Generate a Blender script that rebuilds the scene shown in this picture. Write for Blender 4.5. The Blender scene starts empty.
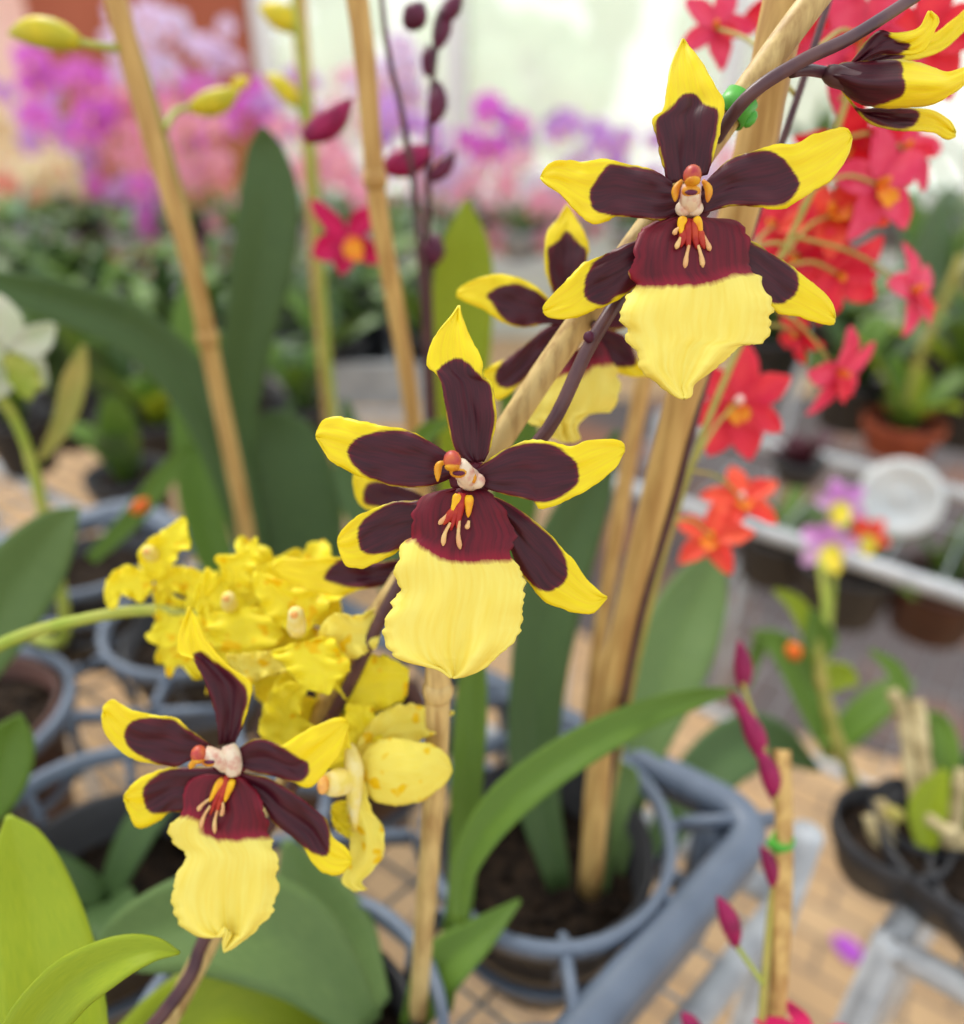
import bpy, math, random
import numpy as np
from mathutils import Vector, Matrix, noise

random.seed(7)
SC = bpy.context.scene
COL = SC.collection
PI = math.pi

# ------------------------------------------------------------------ camera
F = 720.0
PITCH = math.radians(29.0)
CAM = np.array([0.0, 0.0, 1.18])
FWD = np.array([0, math.cos(PITCH), -math.sin(PITCH)])
UP = np.array([0, math.sin(PITCH), math.cos(PITCH)])
RT = np.array([1.0, 0, 0])
FOCUS = 0.166


def at(px, py, d):
    """world point seen at a pixel of the photograph, d metres along the view axis"""
    return CAM + d * (FWD + (px - 482) / F * RT - (py - 512) / F * UP)


def pix(p):
    """pixel and depth of a world point"""
    r = np.array(p) - CAM
    d = float(r @ FWD)
    return (482 + F * float(r @ RT) / d, 512 - F * float(r @ UP) / d, d)


def on_z(px, py, z):
    r = FWD + (px - 482) / F * RT - (py - 512) / F * UP
    return CAM + r * ((z - CAM[2]) / r[2])


cd = bpy.data.cameras.new('camera')
cam = bpy.data.objects.new('camera', cd)
COL.objects.link(cam)
cam.location = CAM
cam.rotation_euler = (PI / 2 - PITCH, 0, 0)
cd.sensor_fit = 'HORIZONTAL'
cd.sensor_width = 36
cd.lens = 36 * F / 964
cd.clip_start = 0.01
cd.dof.use_dof = True
cd.dof.focus_distance = FOCUS
cd.dof.aperture_fstop = 5.0
SC.camera = cam

# ------------------------------------------------------------------ materials


def lin(c):
    o = []
    for v in c[:3]:
        v = v / 255.0
        o.append(v / 12.92 if v <= 0.04045 else ((v + 0.055) / 1.055) ** 2.4)
    return o + [1.0]


class NT:
    def __init__(s, name):
        s.m = bpy.data.materials.new(name)
        s.m.use_nodes = True
        s.t = s.m.node_tree
        s.t.nodes.clear()
        s.out = s.n('ShaderNodeOutputMaterial')

    def n(s, k, **kw):
        x = s.t.nodes.new(k)
        for a, v in kw.items():
            setattr(x, a, v)
        return x

    def l(s, a, b):
        s.t.links.new(a, b)

    def mix(s, fac, a, b):
        x = s.n('ShaderNodeMix', data_type='RGBA')
        for sock, v in ((x.inputs[0], fac), (x.inputs[6], a), (x.inputs[7], b)):
            if isinstance(v, (int, float)):
                sock.default_value = v
            elif isinstance(v, (list, tuple)):
                sock.default_value = v
            else:
                s.l(v, sock)
        return x.outputs[2]

    def math(s, op, a, b=None, clamp=False):
        x = s.n('ShaderNodeMath', operation=op, use_clamp=clamp)
        for i, v in enumerate((a, b)):
            if v is None:
                continue
            if isinstance(v, (int, float)):
                x.inputs[i].default_value = v
            else:
                s.l(v, x.inputs[i])
        return x.outputs[0]

    def noise(s, scale, coord='Object', stretch=None, detail=3.0):
        tc = s.n('ShaderNodeTexCoord')
        v = tc.outputs[coord]
        if stretch:
            mp = s.n('ShaderNodeMapping')
            mp.inputs['Scale'].default_value = stretch
            s.l(v, mp.inputs[0])
            v = mp.outputs[0]
        x = s.n('ShaderNodeTexNoise')
        x.inputs['Scale'].default_value = scale
        x.inputs['Detail'].default_value = detail
        s.l(v, x.inputs['Vector'])
        return x.outputs['Fac']

    def ramp(s, fac, lo, hi):
        x = s.n('ShaderNodeMapRange')
        x.inputs[1].default_value = lo
        x.inputs[2].default_value = hi
        s.l(fac, x.inputs[0])
        return x.outputs[0]

    def finish(s, col, rough=0.5, spec=0.3, trans=0.0, bump=None, bstr=0.2, bdist=0.0005, metal=0.0, sheen=0):
        p = s.n('ShaderNodeBsdfPrincipled')
        s.l(col, p.inputs['Base Color']) if not isinstance(col, (list, tuple)) else setattr(p.inputs['Base Color'], 'default_value', col)
        p.inputs['Roughness'].default_value = rough
        p.inputs['Specular IOR Level'].default_value = spec
        p.inputs['Metallic'].default_value = metal
        if bump is not None:
            b = s.n('ShaderNodeBump')
            b.inputs['Strength'].default_value = bstr
            b.inputs['Distance'].default_value = bdist
            s.l(bump, b.inputs['Height'])
            s.l(b.outputs[0], p.inputs['Normal'])
        if trans > 0:
            t = s.n('ShaderNodeBsdfTranslucent')
            s.l(col, t.inputs[0]) if not isinstance(col, (list, tuple)) else setattr(t.inputs[0], 'default_value', col)
            m = s.n('ShaderNodeMixShader')
            m.inputs[0].default_value = trans
            s.l(p.outputs[0], m.inputs[1])
            s.l(t.outputs[0], m.inputs[2])
            s.l(m.outputs[0], s.out.inputs[0])
        else:
            s.l(p.outputs[0], s.out.inputs[0])
        return s.m


def pm(name, rgb, rgb2=None, scale=60, rough=0.5, spec=0.3, trans=0.0, stretch=None, coord='Object', bstr=0.15, bdist=0.0006, lo=0.35, hi=0.65, metal=0.0):
    t = NT(name)
    if rgb2 is None:
        rgb2 = [c * 0.82 for c in rgb]
    nz = t.noise(scale, coord, stretch)
    col = t.mix(t.ramp(nz, lo, hi), lin(rgb), lin(rgb2))
    return t.finish(col, rough, spec, trans, nz, bstr, bdist, metal)


def petal_mat(name, ground, ground2, patch, patch2, patch3, rimw=4.0, rough=0.42, trans=0.25, edge=1.6):
    """two colours of pigment: the patch attribute says where the dark blotch lies on the tepal"""
    t = NT(name)
    at_ = t.n('ShaderNodeAttribute', attribute_name='patch')
    nz = t.noise(260.0)
    vein = t.noise(3.2, 'UV', (1.3, 6.0, 1.0), 5)
    f = t.math('ADD', at_.outputs['Fac'], t.math('MULTIPLY', t.math('SUBTRACT', nz, 0.5), edge * 2.4))
    f = t.math('ADD', f, t.math('MULTIPLY', t.math('SUBTRACT', vein, 0.5), edge * 2.0))
    f = t.ramp(f, -edge, edge * 0.6)
    g = t.mix(t.ramp(vein, 0.35, 0.7), lin(ground), lin(ground2))
    p = t.mix(t.ramp(vein, 0.35, 0.68), lin(patch), lin(patch2))
    rim = t.math('ADD', at_.outputs['Fac'], t.math('MULTIPLY', t.math('SUBTRACT', vein, 0.5), 10.0))
    p = t.mix(t.math('MULTIPLY', t.ramp(rim, rimw, 0.0), 0.8), p, lin(patch3))
    col = t.mix(f, g, p)
    b = t.math('ADD', t.math('MULTIPLY', nz, 0.5), vein)
    return t.finish(col, rough, 0.42, trans, b, 0.16, 0.0006)


def spot_mat(name, ground, ground2, spot, scale=190):
    t = NT(name)
    vein = t.noise(8.0, 'UV', (1.0, 8.0, 1.0), 4)
    sp = t.noise(scale, detail=1.0)
    g = t.mix(t.ramp(vein, 0.35, 0.7), lin(ground), lin(ground2))
    col = t.mix(t.ramp(sp, 0.6, 0.66), g, lin(spot))
    return t.finish(col, 0.45, 0.3, 0.3, vein, 0.2, 0.0006)


M = {}
M['tepal'] = petal_mat('maroon_yellow_tepal', (253, 234, 16), (249, 222, 36), (84, 18, 36), (58, 12, 30), (116, 14, 36))
M['lip'] = petal_mat('maroon_cream_lip', (255, 242, 124), (252, 232, 98), (122, 8, 36), (84, 5, 28), (164, 10, 50), 12.0, rough=0.5, edge=3.2)
M['column'] = pm('pale_column', (244, 226, 200), (222, 160, 140), 420, 0.4, 0.4, 0.2, lo=0.45, hi=0.7)
M['wing'] = pm('orange_yellow_wing', (240, 178, 40), (225, 140, 40), 400, 0.4, 0.4, 0.2)
M['crimson'] = pm('crimson_base', (112, 14, 38), (84, 14, 34), 300, 0.5)
M['peach'] = pm('peach_cap', (246, 196, 110), (226, 150, 80), 300, 0.4)
M['cap'] = pm('pink_red_cap', (166, 40, 60), (204, 104, 56), 260, 0.42, 0.4)
M['crest_yellow'] = pm('yellow_crest', (244, 196, 24), (230, 150, 40), 300, 0.45)
M['crest_red'] = pm('red_crest', (158, 26, 34), (190, 70, 40), 350, 0.45)
M['crest_pale'] = pm('pale_crest', (232, 196, 130), (220, 160, 110), 350, 0.45)
M['stem_dark'] = pm('dark_purple_stem', (66, 34, 48), (92, 58, 60), 120, 0.4, 0.5)
M['stem_green'] = pm('yellow_green_stem', (150, 170, 60), (176, 178, 84), 60, 0.45)
M['stem_tan'] = pm('tan_green_stem', (176, 160, 84), (150, 150, 70), 60, 0.5)
M['bamboo'] = pm('bamboo', (206, 170, 104), (176, 136, 78), 40, 0.5, 0.35, stretch=(6, 6, 0.6), lo=0.4, hi=0.62)
M['bamboo_pale'] = pm('pale_bamboo', (212, 184, 122), (170, 136, 84), 60, 0.5, 0.35, stretch=(5, 5, 0.8), lo=0.42, hi=0.66)
M['yellow'] = spot_mat('bright_yellow_spotted', (255, 242, 40), (254, 238, 72), (252, 214, 0))
M['yellow_pale'] = spot_mat('pale_yellow_spotted', (254, 242, 120), (252, 236, 92), (250, 214, 20))
M['cream'] = pm('cream_white_column', (252, 240, 176), (246, 226, 110), 200, 0.45, trans=0.2)
M['bud_yellow'] = pm('yellow_bud', (232, 208, 40), (190, 184, 50), 90, 0.45, trans=0.1)
M['magenta'] = pm('magenta_petal', (228, 26, 108), (204, 18, 92), 120, 0.45, trans=0.25)
M['bud_dark'] = pm('dark_maroon_bud', (98, 30, 62), (74, 24, 50), 120, 0.45)
M['bud_mag'] = pm('magenta_bud', (158, 24, 84), (120, 18, 66), 120, 0.42)
M['red'] = pm('coral_red_petal', (246, 74, 88), (238, 46, 84), 140, 0.45, trans=0.3)
M['scarlet'] = pm('scarlet_petal', (244, 72, 64), (248, 104, 70), 140, 0.45, trans=0.3)
M['pinkred'] = pm('pink_red_petal', (246, 92, 128), (238, 62, 108), 140, 0.45, trans=0.3)
M['orange'] = pm('orange_yellow_lip', (252, 180, 40), (248, 120, 50), 160, 0.45, trans=0.2)
M['white_tip'] = pm('white_column', (250, 226, 220), (244, 190, 190), 200, 0.4)
M['leaf_dark'] = pm('dark_leaf', (86, 112, 62), (70, 96, 56), 10, 0.45, 0.3, 0.12, (2, 10, 1), 'UV')
M['leaf_mid'] = pm('mid_green_leaf', (112, 144, 52), (92, 126, 48), 10, 0.42, 0.3, 0.2, (2, 10, 1), 'UV')
M['leaf_light'] = pm('yellow_green_leaf', (172, 186, 44), (150, 172, 40), 10, 0.4, 0.3, 0.3, (2, 10, 1), 'UV')
M['leaf_grey'] = pm('grey_green_leaf', (116, 142, 82), (96, 124, 72), 10, 0.45, 0.3, 0.15, (2, 10, 1), 'UV')
M['tray'] = pm('blue_grey_plastic', (110, 122, 140), (96, 108, 126), 40, 0.42, 0.45)
M['pot_black'] = pm('black_plastic', (40, 40, 44), (54, 54, 58), 40, 0.5, 0.4)
M['pot_terra'] = pm('terracotta', (168, 84, 54), (140, 66, 44), 40, 0.75)
M['pot_brown'] = pm('brown_plastic', (84, 50, 40), (66, 40, 34), 40, 0.5)  # also the shaded tone of the terracotta pot on the low shelf
M['bark'] = pm('bark_mix', (58, 46, 36), (24, 20, 18), 160, 0.9, 0.1, bstr=0.9, bdist=0.004)
M['galv'] = pm('galvanised_steel', (196, 200, 204), (168, 172, 178), 60, 0.45, 0.5, metal=0.0)
M['wire'] = pm('grey_wire', (170, 176, 182), (150, 156, 162), 60, 0.5, 0.4)
M['clip'] = pm('green_clip', (92, 188, 62), (70, 160, 50), 80, 0.4, 0.5)
M['pot_grey'] = pm('pale_grey_plastic', (176, 180, 184), (150, 154, 160), 30, 0.5)
M['leaf_pale'] = pm('pale_grey_leaf', (150, 172, 146), (120, 150, 124), 10, 0.4, 0.4, 0.2, (2, 10, 1), 'UV')
M['white_plastic'] = pm('white_plastic', (226, 230, 230), (206, 212, 214), 30, 0.5)

# ------------------------------------------------------------------ object helpers
W = {}          # world origin of every empty that has been placed


def tag(o, label=None, cat=None, group=None, kind=None):
    for k, v in (('label', label), ('category', cat), ('group', group), ('kind', kind)):
        if v:
            o[k] = v
    return o


def empty(name, pos, parent=None, label=None, cat=None, group=None):
    o = bpy.data.objects.new(name, None)
    COL.objects.link(o)
    o.empty_display_size = 0.01
    pos = np.array(pos, float)
    if parent is not None:
        o.parent = parent
        o.location = pos - W[parent]
    else:
        o.location = pos
    W[o] = pos
    return tag(o, label, cat, group)


def mk(name, verts, faces, mat, parent=None, origin=None, smooth=True, uv=None, patch=None, thick=0.0, sub=0):
    verts = np.array(verts, float)
    if origin is None:
        origin = W[parent] if parent is not None else verts.mean(0)
    org = np.array(origin, float)
    me = bpy.data.meshes.new(name)
    me.from_pydata([tuple(v) for v in (verts - org)], [], faces)
    if uv is not None:
        ul = me.uv_layers.new(name='UVMap')
        for lp in me.loops:
            ul.data[lp.index].uv = uv[lp.vertex_index]
    if patch is not None:
        a = me.attributes.new('patch', 'FLOAT', 'POINT')
        a.data.foreach_set('value', np.array(patch, float))
    if smooth:
        me.polygons.foreach_set('use_smooth', [True] * len(me.polygons))
    me.materials.append(mat)
    me.update()
    o = bpy.data.objects.new(name, me)
    COL.objects.link(o)
    if parent is not None:
        o.parent = parent
        o.location = org - W[parent]
    else:
        o.location = org
    W[o] = org
    if thick:
        s = o.modifiers.new('thickness', 'SOLIDIFY')
        s.thickness = thick
        s.offset = 0
    if sub:
        s = o.modifiers.new('smooth', 'SUBSURF')
        s.levels = s.render_levels = sub
    return o


class MB:
    """collects shapes of one part"""

    def __init__(s):
        s.v, s.f = [], []

    def add(s, v, f):
        b = len(s.v)
        s.v.extend([tuple(map(float, p)) for p in v])
        s.f.extend([tuple(i + b for i in q) for q in f])

    def tube(s, pts, r, n=10, cap=True):
        P = [np.array(p, float) for p in pts]
        R = r if isinstance(r, (list, tuple)) else [r] * len(P)
        vs, fs = [], []
        prev = None
        for i, p in enumerate(P):
            t = P[min(i + 1, len(P) - 1)] - P[max(i - 1, 0)]
            t = t / (np.linalg.norm(t) + 1e-12)
            if prev is None:
                a = np.array([0, 0, 1.0]) if abs(t[2]) < 0.9 else np.array([1.0, 0, 0])
                x = np.cross(a, t)
            else:
                x = prev - t * np.dot(prev, t)
            x /= np.linalg.norm(x) + 1e-12
            prev = x
            y = np.cross(t, x)
            for k in range(n):
                a = 2 * PI * k / n
                vs.append(p + R[i] * (math.cos(a) * x + math.sin(a) * y))
        m = len(P)
        for i in range(m - 1):
            for k in range(n):
                k2 = (k + 1) % n
                fs.append((i * n + k, i * n + k2, (i + 1) * n + k2, (i + 1) * n + k))
        if cap:
            fs.append(tuple(range(n))[::-1])
            fs.append(tuple((m - 1) * n + k for k in range(n)))
        s.add(vs, fs)

    def ball(s, c, r, axes=None, nu=14, nv=9):
        c = np.array(c, float)
        r = np.array(r if isinstance(r, (list, tuple)) else [r] * 3, float)
        A = np.eye(3) if axes is None else np.array(axes, float)
        vs = [c + r[2] * A[2]]
        for i in range(1, nv):
            th = PI * i / nv
            for k in range(nu):
                ph = 2 * PI * k / nu
                vs.append(c + r[0] * math.sin(th) * math.cos(ph) * A[0] + r[1] * math.sin(th) * math.sin(ph) * A[1] + r[2] * math.cos(th) * A[2])
        vs.append(c - r[2] * A[2])
        fs = [(0, 1 + k, 1 + (k + 1) % nu) for k in range(nu)]
        for i in range(nv - 2):
            for k in range(nu):
                k2 = (k + 1) % nu
                fs.append((1 + i * nu + k, 1 + (i + 1) * nu + k, 1 + (i + 1) * nu + k2, 1 + i * nu + k2))
        e = len(vs) - 1
        b = 1 + (nv - 2) * nu
        fs += [(e, b + (k + 1) % nu, b + k) for k in range(nu)]
        s.add(vs, fs)

    def box(s, c, h, rz=0.0):
        ca, sa = math.cos(rz), math.sin(rz)
        vs = []
        for dx in (-1, 1):
            for dy in (-1, 1):
                for dz in (-1, 1):
                    x, y = dx * h[0], dy * h[1]
                    vs.append((c[0] + x * ca - y * sa, c[1] + x * sa + y * ca, c[2] + dz * h[2]))
        s.add(vs, [(0, 1, 3, 2), (4, 6, 7, 5), (0, 4, 5, 1), (2, 3, 7, 6), (0, 2, 6, 4), (1, 5, 7, 3)])

    def bar(s, a, b, w, h):
        """rounded-looking rectangular bar between two points; top face at the points' height"""
        a, b = np.array(a, float), np.array(b, float)
        t = (b - a) / np.linalg.norm(b - a)
        x = np.cross(t, [0, 0, 1.0])
        x /= np.linalg.norm(x)
        bev = min(w, h) * 0.28
        prof = [(-w / 2, -h), (-w / 2, -bev), (-w / 2 + bev, 0), (w / 2 - bev, 0), (w / 2, -bev), (w / 2, -h)]
        vs = []
        for p in (a, b):
            for (q, z) in prof:
                vs.append(p + x * q + np.array([0, 0, z]))
        n = len(prof)
        fs = [(k, (k + 1) % n, n + (k + 1) % n, n + k) for k in range(n)]
        fs += [tuple(range(n))[::-1], tuple(range(n, 2 * n))]
        s.add(vs, fs)

    def lathe(s, c, prof, n=28):
        vs = []
        for (r, z) in prof:
            for k in range(n):
                a = 2 * PI * k / n
                vs.append((c[0] + r * math.cos(a), c[1] + r * math.sin(a), c[2] + z))
        fs = []
        for i in range(len(prof) - 1):
            for k in range(n):
                k2 = (k + 1) % n
                fs.append((i * n + k, i * n + k2, (i + 1) * n + k2, (i + 1) * n + k))
        s.add(vs, fs)

    def build(s, name, mat, parent=None, origin=None, smooth=True, **k):
        return mk(name, s.v, s.f, mat, parent, origin, smooth, **k)


def smooth_path(pts, n=24):
    """Catmull-Rom through rows of numbers"""
    P = np.array(pts, float)
    if len(P) == 2:
        t = np.linspace(0, 1, n)[:, None]
        return P[0] * (1 - t) + P[1] * t
    Q = np.vstack([2 * P[0] - P[1], P, 2 * P[-1] - P[-2]])
    out = []
    segs = len(P) - 1
    for i in np.linspace(0, segs, n):
        k = min(int(i), segs - 1)
        t = i - k
        a, b, c, d = Q[k], Q[k + 1], Q[k + 2], Q[k + 3]
        out.append(0.5 * ((2 * b) + (-a + c) * t + (2 * a - 5 * b + 4 * c - d) * t * t + (-a + 3 * b - 3 * c + d) * t ** 3))
    return np.array(out)


def arclen(P, n):
    P = np.array(P, float)
    d = np.concatenate([[0], np.cumsum(np.linalg.norm(np.diff(P, axis=0), axis=1))])
    t = np.linspace(0, d[-1], n)
    return np.stack([np.interp(t, d, P[:, k]) for k in range(P.shape[1])], 1)


def sdist(P, poly):
    """signed distance (inside positive) of points to a polygon"""
    P = np.array(P, float)
    poly = np.array(poly, float)
    best = np.full(len(P), 1e9)
    ins = np.zeros(len(P), bool)
    for i in range(len(poly)):
        a, b = poly[i], poly[(i + 1) % len(poly)]
        ab = b - a
        t = np.clip(((P - a) @ ab) / (ab @ ab + 1e-12), 0, 1)
        best = np.minimum(best, np.linalg.norm(P - (a + t[:, None] * ab), axis=1))
        c = ((a[1] > P[:, 1]) != (b[1] > P[:, 1])) & (P[:, 0] < (b[0] - a[0]) * (P[:, 1] - a[1]) / (b[1] - a[1] + 1e-12) + a[0])
        ins ^= c
    return np.where(ins, best, -best)


def tepal(name, left, right, xf, D, parent, mat, patch=None, tip=0.0, mid=0.0, cup=0.0, fold=0.0, ruf=0.0, rn=5, jit=0.022,
          base=0.0, nu=40, nv=16, thick=0.0005, pgrow=0.0, crease=0.0):
    """a petal as a lofted, curved and ruffled sheet between two edges that run from its base to its tip"""
    ox, oy, sc = xf
    T = lambda pts: np.array([(ox + x / sc, oy + y / sc) for x, y in pts])
    L, R = T(left), T(right)
    Ls, Rs = arclen(smooth_path(L, 80), nu), arclen(smooth_path(R, 80), nu)
    seed = random.random() * 50
    vs, uv, px = [], [], []
    for i in range(nu):
        u = i / (nu - 1)
        for j in range(nv):
            s = 2 * j / (nv - 1) - 1
            e = abs(s) ** 4
            w = jit * e * (noise.noise((u * 16, seed + s, 0)) + 0.8 * noise.noise((u * 45, seed + s, 3)))
            k = (s * (1 + 2 * w) + 1) / 2
            p = Ls[i] * (1 - k) + Rs[i] * k
            env = math.sin(PI * min(1, u * 1.15 + 0.05)) ** 0.6 if u < 0.82 else max(0.15, math.sin(PI * min(0.999, u * 1.15 + 0.05)))** 0.6
            d = D + base + tip * u ** 2.2 + mid * math.sin(PI * u) + cup * s * s * env + fold * (1 - abs(s)) ** 2 * env
            d += ruf * abs(s) ** 2.2 * math.sin(rn * 2 * PI * u + (1.7 if s > 0 else 0.3) + seed) * env
            if crease:
                lo_ = max(0.0, (u - 0.42) / 0.58) * (1 - u ** 5)
                d += crease * lo_ * math.exp(-(s * 4.5) ** 2) + 0.35 * crease * lo_ * math.cos(s * 9.0 + seed)
            d += 0.0009 * noise.noise((u * 5, s * 2.5, seed))
            vs.append(at(p[0], p[1], d))
            uv.append((u, (s + 1) / 2))
            px.append(p)
    fs = []
    for i in range(nu - 1):
        for j in range(nv - 1):
            a = i * nv + j
            fs.append((a, a + 1, a + nv + 1, a + nv))
    pa = None
    if patch is not None:
        q = T(patch)
        q = smooth_path(np.vstack([q, q[:1]]), 4 * len(q) + 1)[:-1]
        pa = sdist(px, q) + pgrow
    else:
        pa = np.full(len(px), -50.0)
    return mk(name, vs, fs, mat, parent, uv=uv, patch=pa, thick=thick)


def tube_px(name, pts, r, mat, parent, n=10, m=28, wob=0.0, nodes=()):
    """a stem through (px, py, depth) points"""
    P = smooth_path([at(*p) for p in pts], m)
    R = list(np.interp(np.linspace(0, 1, m), np.linspace(0, 1, len(r)), r)) if isinstance(r, (list, tuple)) else [r] * m
    for t, k in nodes:
        i = int(t * (m - 1))
        R[i] *= k
    if wob:
        for i in range(m):
            R[i] *= 1 + wob * noise.noise((i * 0.7, r[0] if isinstance(r, (list, tuple)) else r, 2.0))
    b = MB()
    b.tube(P, R, n)
    return b.build(name, mat, parent)


def leaf_px(pts, mat, parent, fold=0.35, roll=0.0, name='leaf', nu=30, nv=9, thick=0.0008):
    """strap leaf: (px, py, depth, half width in photograph pixels) from base to tip, folded along its midrib"""
    S = smooth_path(pts, nu)
    C = np.array([at(a, b, c) for a, b, c, _ in S])
    vs, uv = [], []
    for i in range(nu):
        t = C[min(i + 1, nu - 1)] - C[max(i - 1, 0)]
        t /= np.linalg.norm(t) + 1e-12
        view = C[i] - CAM
        view /= np.linalg.norm(view)
        sd = np.cross(t, view)
        sd /= np.linalg.norm(sd) + 1e-9
        nn = np.cross(sd, t)
        if np.dot(nn, view) < 0:
            nn = -nn
        w = max(0.3, S[i][3]) / F * S[i][2]
        for j in range(nv):
            s = 2 * j / (nv - 1) - 1
            p = C[i] + sd * w * s + nn * w * (fold * (1 - abs(s)) + math.tan(roll) * s)
            vs.append(p)
            uv.append((i / (nu - 1), (s + 1) / 2))
    fs = [(i * nv + j, i * nv + j + 1, (i + 1) * nv + j + 1, (i + 1) * nv + j) for i in range(nu - 1) for j in range(nv - 1)]
    return mk(name, vs, fs, mat, parent, uv=uv, thick=thick)


# local templates -----------------------------------------------------------


def petal_local(length, width, point=0.6, curl=0.2, cup=0.15, ruf=0.0, rn=4, lift=0.0, nu=16, nv=9, base_w=0.25, seed=0.0):
    """sheet growing along +Y and facing +Z"""
    vs, uv = [], []
    for i in range(nu):
        u = i / (nu - 1)
        prof = (math.sin(PI * u ** point) ** 0.75) if 0 < u < 1 else 0
        w = width / 2 * max(prof, base_w * (1 - u) ** 1.5)
        for j in range(nv):
            s = 2 * j / (nv - 1) - 1
            y = length * u
            z = lift * y - curl * length * u * u + cup * width * (s * s) * math.sin(PI * u) + ruf * width * s * s * math.sin(rn * 2 * PI * u + s + seed)
            vs.append((w * s * (1 + 0.06 * math.sin(9 * u + seed)), y, z))
            uv.append((u, (s + 1) / 2))
    fs = [(i * nv + j, i * nv + j + 1, (i + 1) * nv + j + 1, (i + 1) * nv + j) for i in range(nu - 1) for j in range(nv - 1)]
    return np.array(vs), fs, uv


def facing(c, right=0.0, up=0.0, roll=0.0):
    """axes of a flower at c that faces the viewer, turned by right/up (radians) and rolled"""
    z = CAM - np.array(c)
    z /= np.linalg.norm(z)
    x = np.cross(UP, z)
    x /= np.linalg.norm(x)
    y = np.cross(z, x)
    z2 = z * math.cos(right) * math.cos(up) + x * math.sin(right) * math.cos(up) + y * math.sin(up)
    x2 = np.cross(y, z2)
    x2 /= np.linalg.norm(x2) + 1e-9
    y2 = np.cross(z2, x2)
    c_, s_ = math.cos(roll), math.sin(roll)
    return np.stack([x2 * c_ + y2 * s_, -x2 * s_ + y2 * c_, z2])


def put(vs, A, c, ang=0.0):
    """local sheet turned by ang about its flower's axis, placed in axes A at c"""
    ca, sa = math.cos(ang), math.sin(ang)
    v = np.array(vs)
    x = v[:, 0] * ca - v[:, 1] * sa
    y = v[:, 0] * sa + v[:, 1] * ca
    return np.array(c) + np.outer(x, A[0]) + np.outer(y, A[1]) + np.outer(v[:, 2], A[2])


def star_flower(parent, c, size, mats, A, petals=((0, 1, 1), (72, 1, 1), (144, 1, 1), (216, 1, 1), (288, 1, 1)), lip=None, label=None, curl=0.12, lift=0.1,
                width=0.42, point=0.85, ruf=0.03, column=None):
    """small orchid flower as a part of its plant, its petals and lip as sub-parts"""
    fl = empty('flower', c, parent)
    if label:
        fl['label'] = label
    for k, (deg, ls, ws) in enumerate(petals):
        v, f, uv = petal_local(size * ls, size * width * ws, point, curl, 0.18, ruf, 2, lift, seed=k * 1.3)
        v = v + np.array([0, size * 0.04, 0])
        mk('petal', put(v, A, c, math.radians(deg)), f, mats[0], fl, uv=uv, thick=size * 0.012)
    if lip:
        ang, ll, lw = lip
        v, f, uv = petal_local(size * ll, size * lw, 0.75, -0.1, 0.3, 0.1, 3, 0.35, seed=2)
        mk('lip', put(v, A, np.array(c) + A[2] * size * 0.05, math.radians(ang)), f, mats[1], fl, uv=uv, thick=size * 0.015)
    if column:
        b = MB()
        c0 = np.array(c)
        b.tube([c0, c0 + A[2] * size * 0.12 + A[1] * size * 0.03, c0 + A[2] * size * 0.22 + A[1] * size * 0.05], [size * 0.08, size * 0.09, size * 0.05], 8)
        b.ball(c0 + A[2] * size * 0.22 + A[1] * size * 0.05, size * 0.07, nu=8, nv=6)
        b.build('column', column, fl)
    return fl


def bud(name, parent, a, b, r, mat, m=14):
    """closed bud between two points"""
    a, b = np.array(a), np.array(b)
    P = [a + (b - a) * t for t in np.linspace(0, 1, m)]
    bend = np.cross(b - a, CAM - a)
    bend = bend / (np.linalg.norm(bend) + 1e-9) * np.linalg.norm(b - a)
    P = [p + bend * 0.06 * math.sin(PI * i / (m - 1)) for i, p in enumerate(P)]
    R = [max(r * 0.06, r * math.sin(PI * min(1, 0.1 + 0.9 * t)) ** 0.8) for t in np.linspace(0, 1, m)]
    mb = MB()
    mb.tube(P, R, 10)
    return mb.build(name, mat, parent)


def strap(root, base, az, length, width, rise, droop, mat, nu=14, nv=5, name='leaf'):
    d = np.array([math.cos(az), math.sin(az), 0])
    sd_ = np.array([-math.sin(az), math.cos(az), 0])
    vs, uv = [], []
    for i in range(nu):
        u = i / (nu - 1)
        cpt = np.array(base) + d * length * (u * math.cos(rise)) + np.array([0, 0, length * (u * math.sin(rise) - droop * u * u)])
        w = width / 2 * max(0.25 * (1 - u), math.sin(PI * (0.12 + 0.88 * u)) ** 0.6)
        for j in range(nv):
            s = 2 * j / (nv - 1) - 1
            vs.append(cpt + sd_ * w * s + np.array([0, 0, abs(s) * w * 0.35]))
            uv.append((u, (s + 1) / 2))
    fs = [(i * nv + j, i * nv + j + 1, (i + 1) * nv + j + 1, (i + 1) * nv + j) for i in range(nu - 1) for j in range(nv - 1)]
    return mk(name, vs, fs, mat, root, uv=uv, thick=0.0012)


# ------------------------------------------------------------------ the place
TRAY_Z = 0.890
BENCH_Z = 0.800

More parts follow.
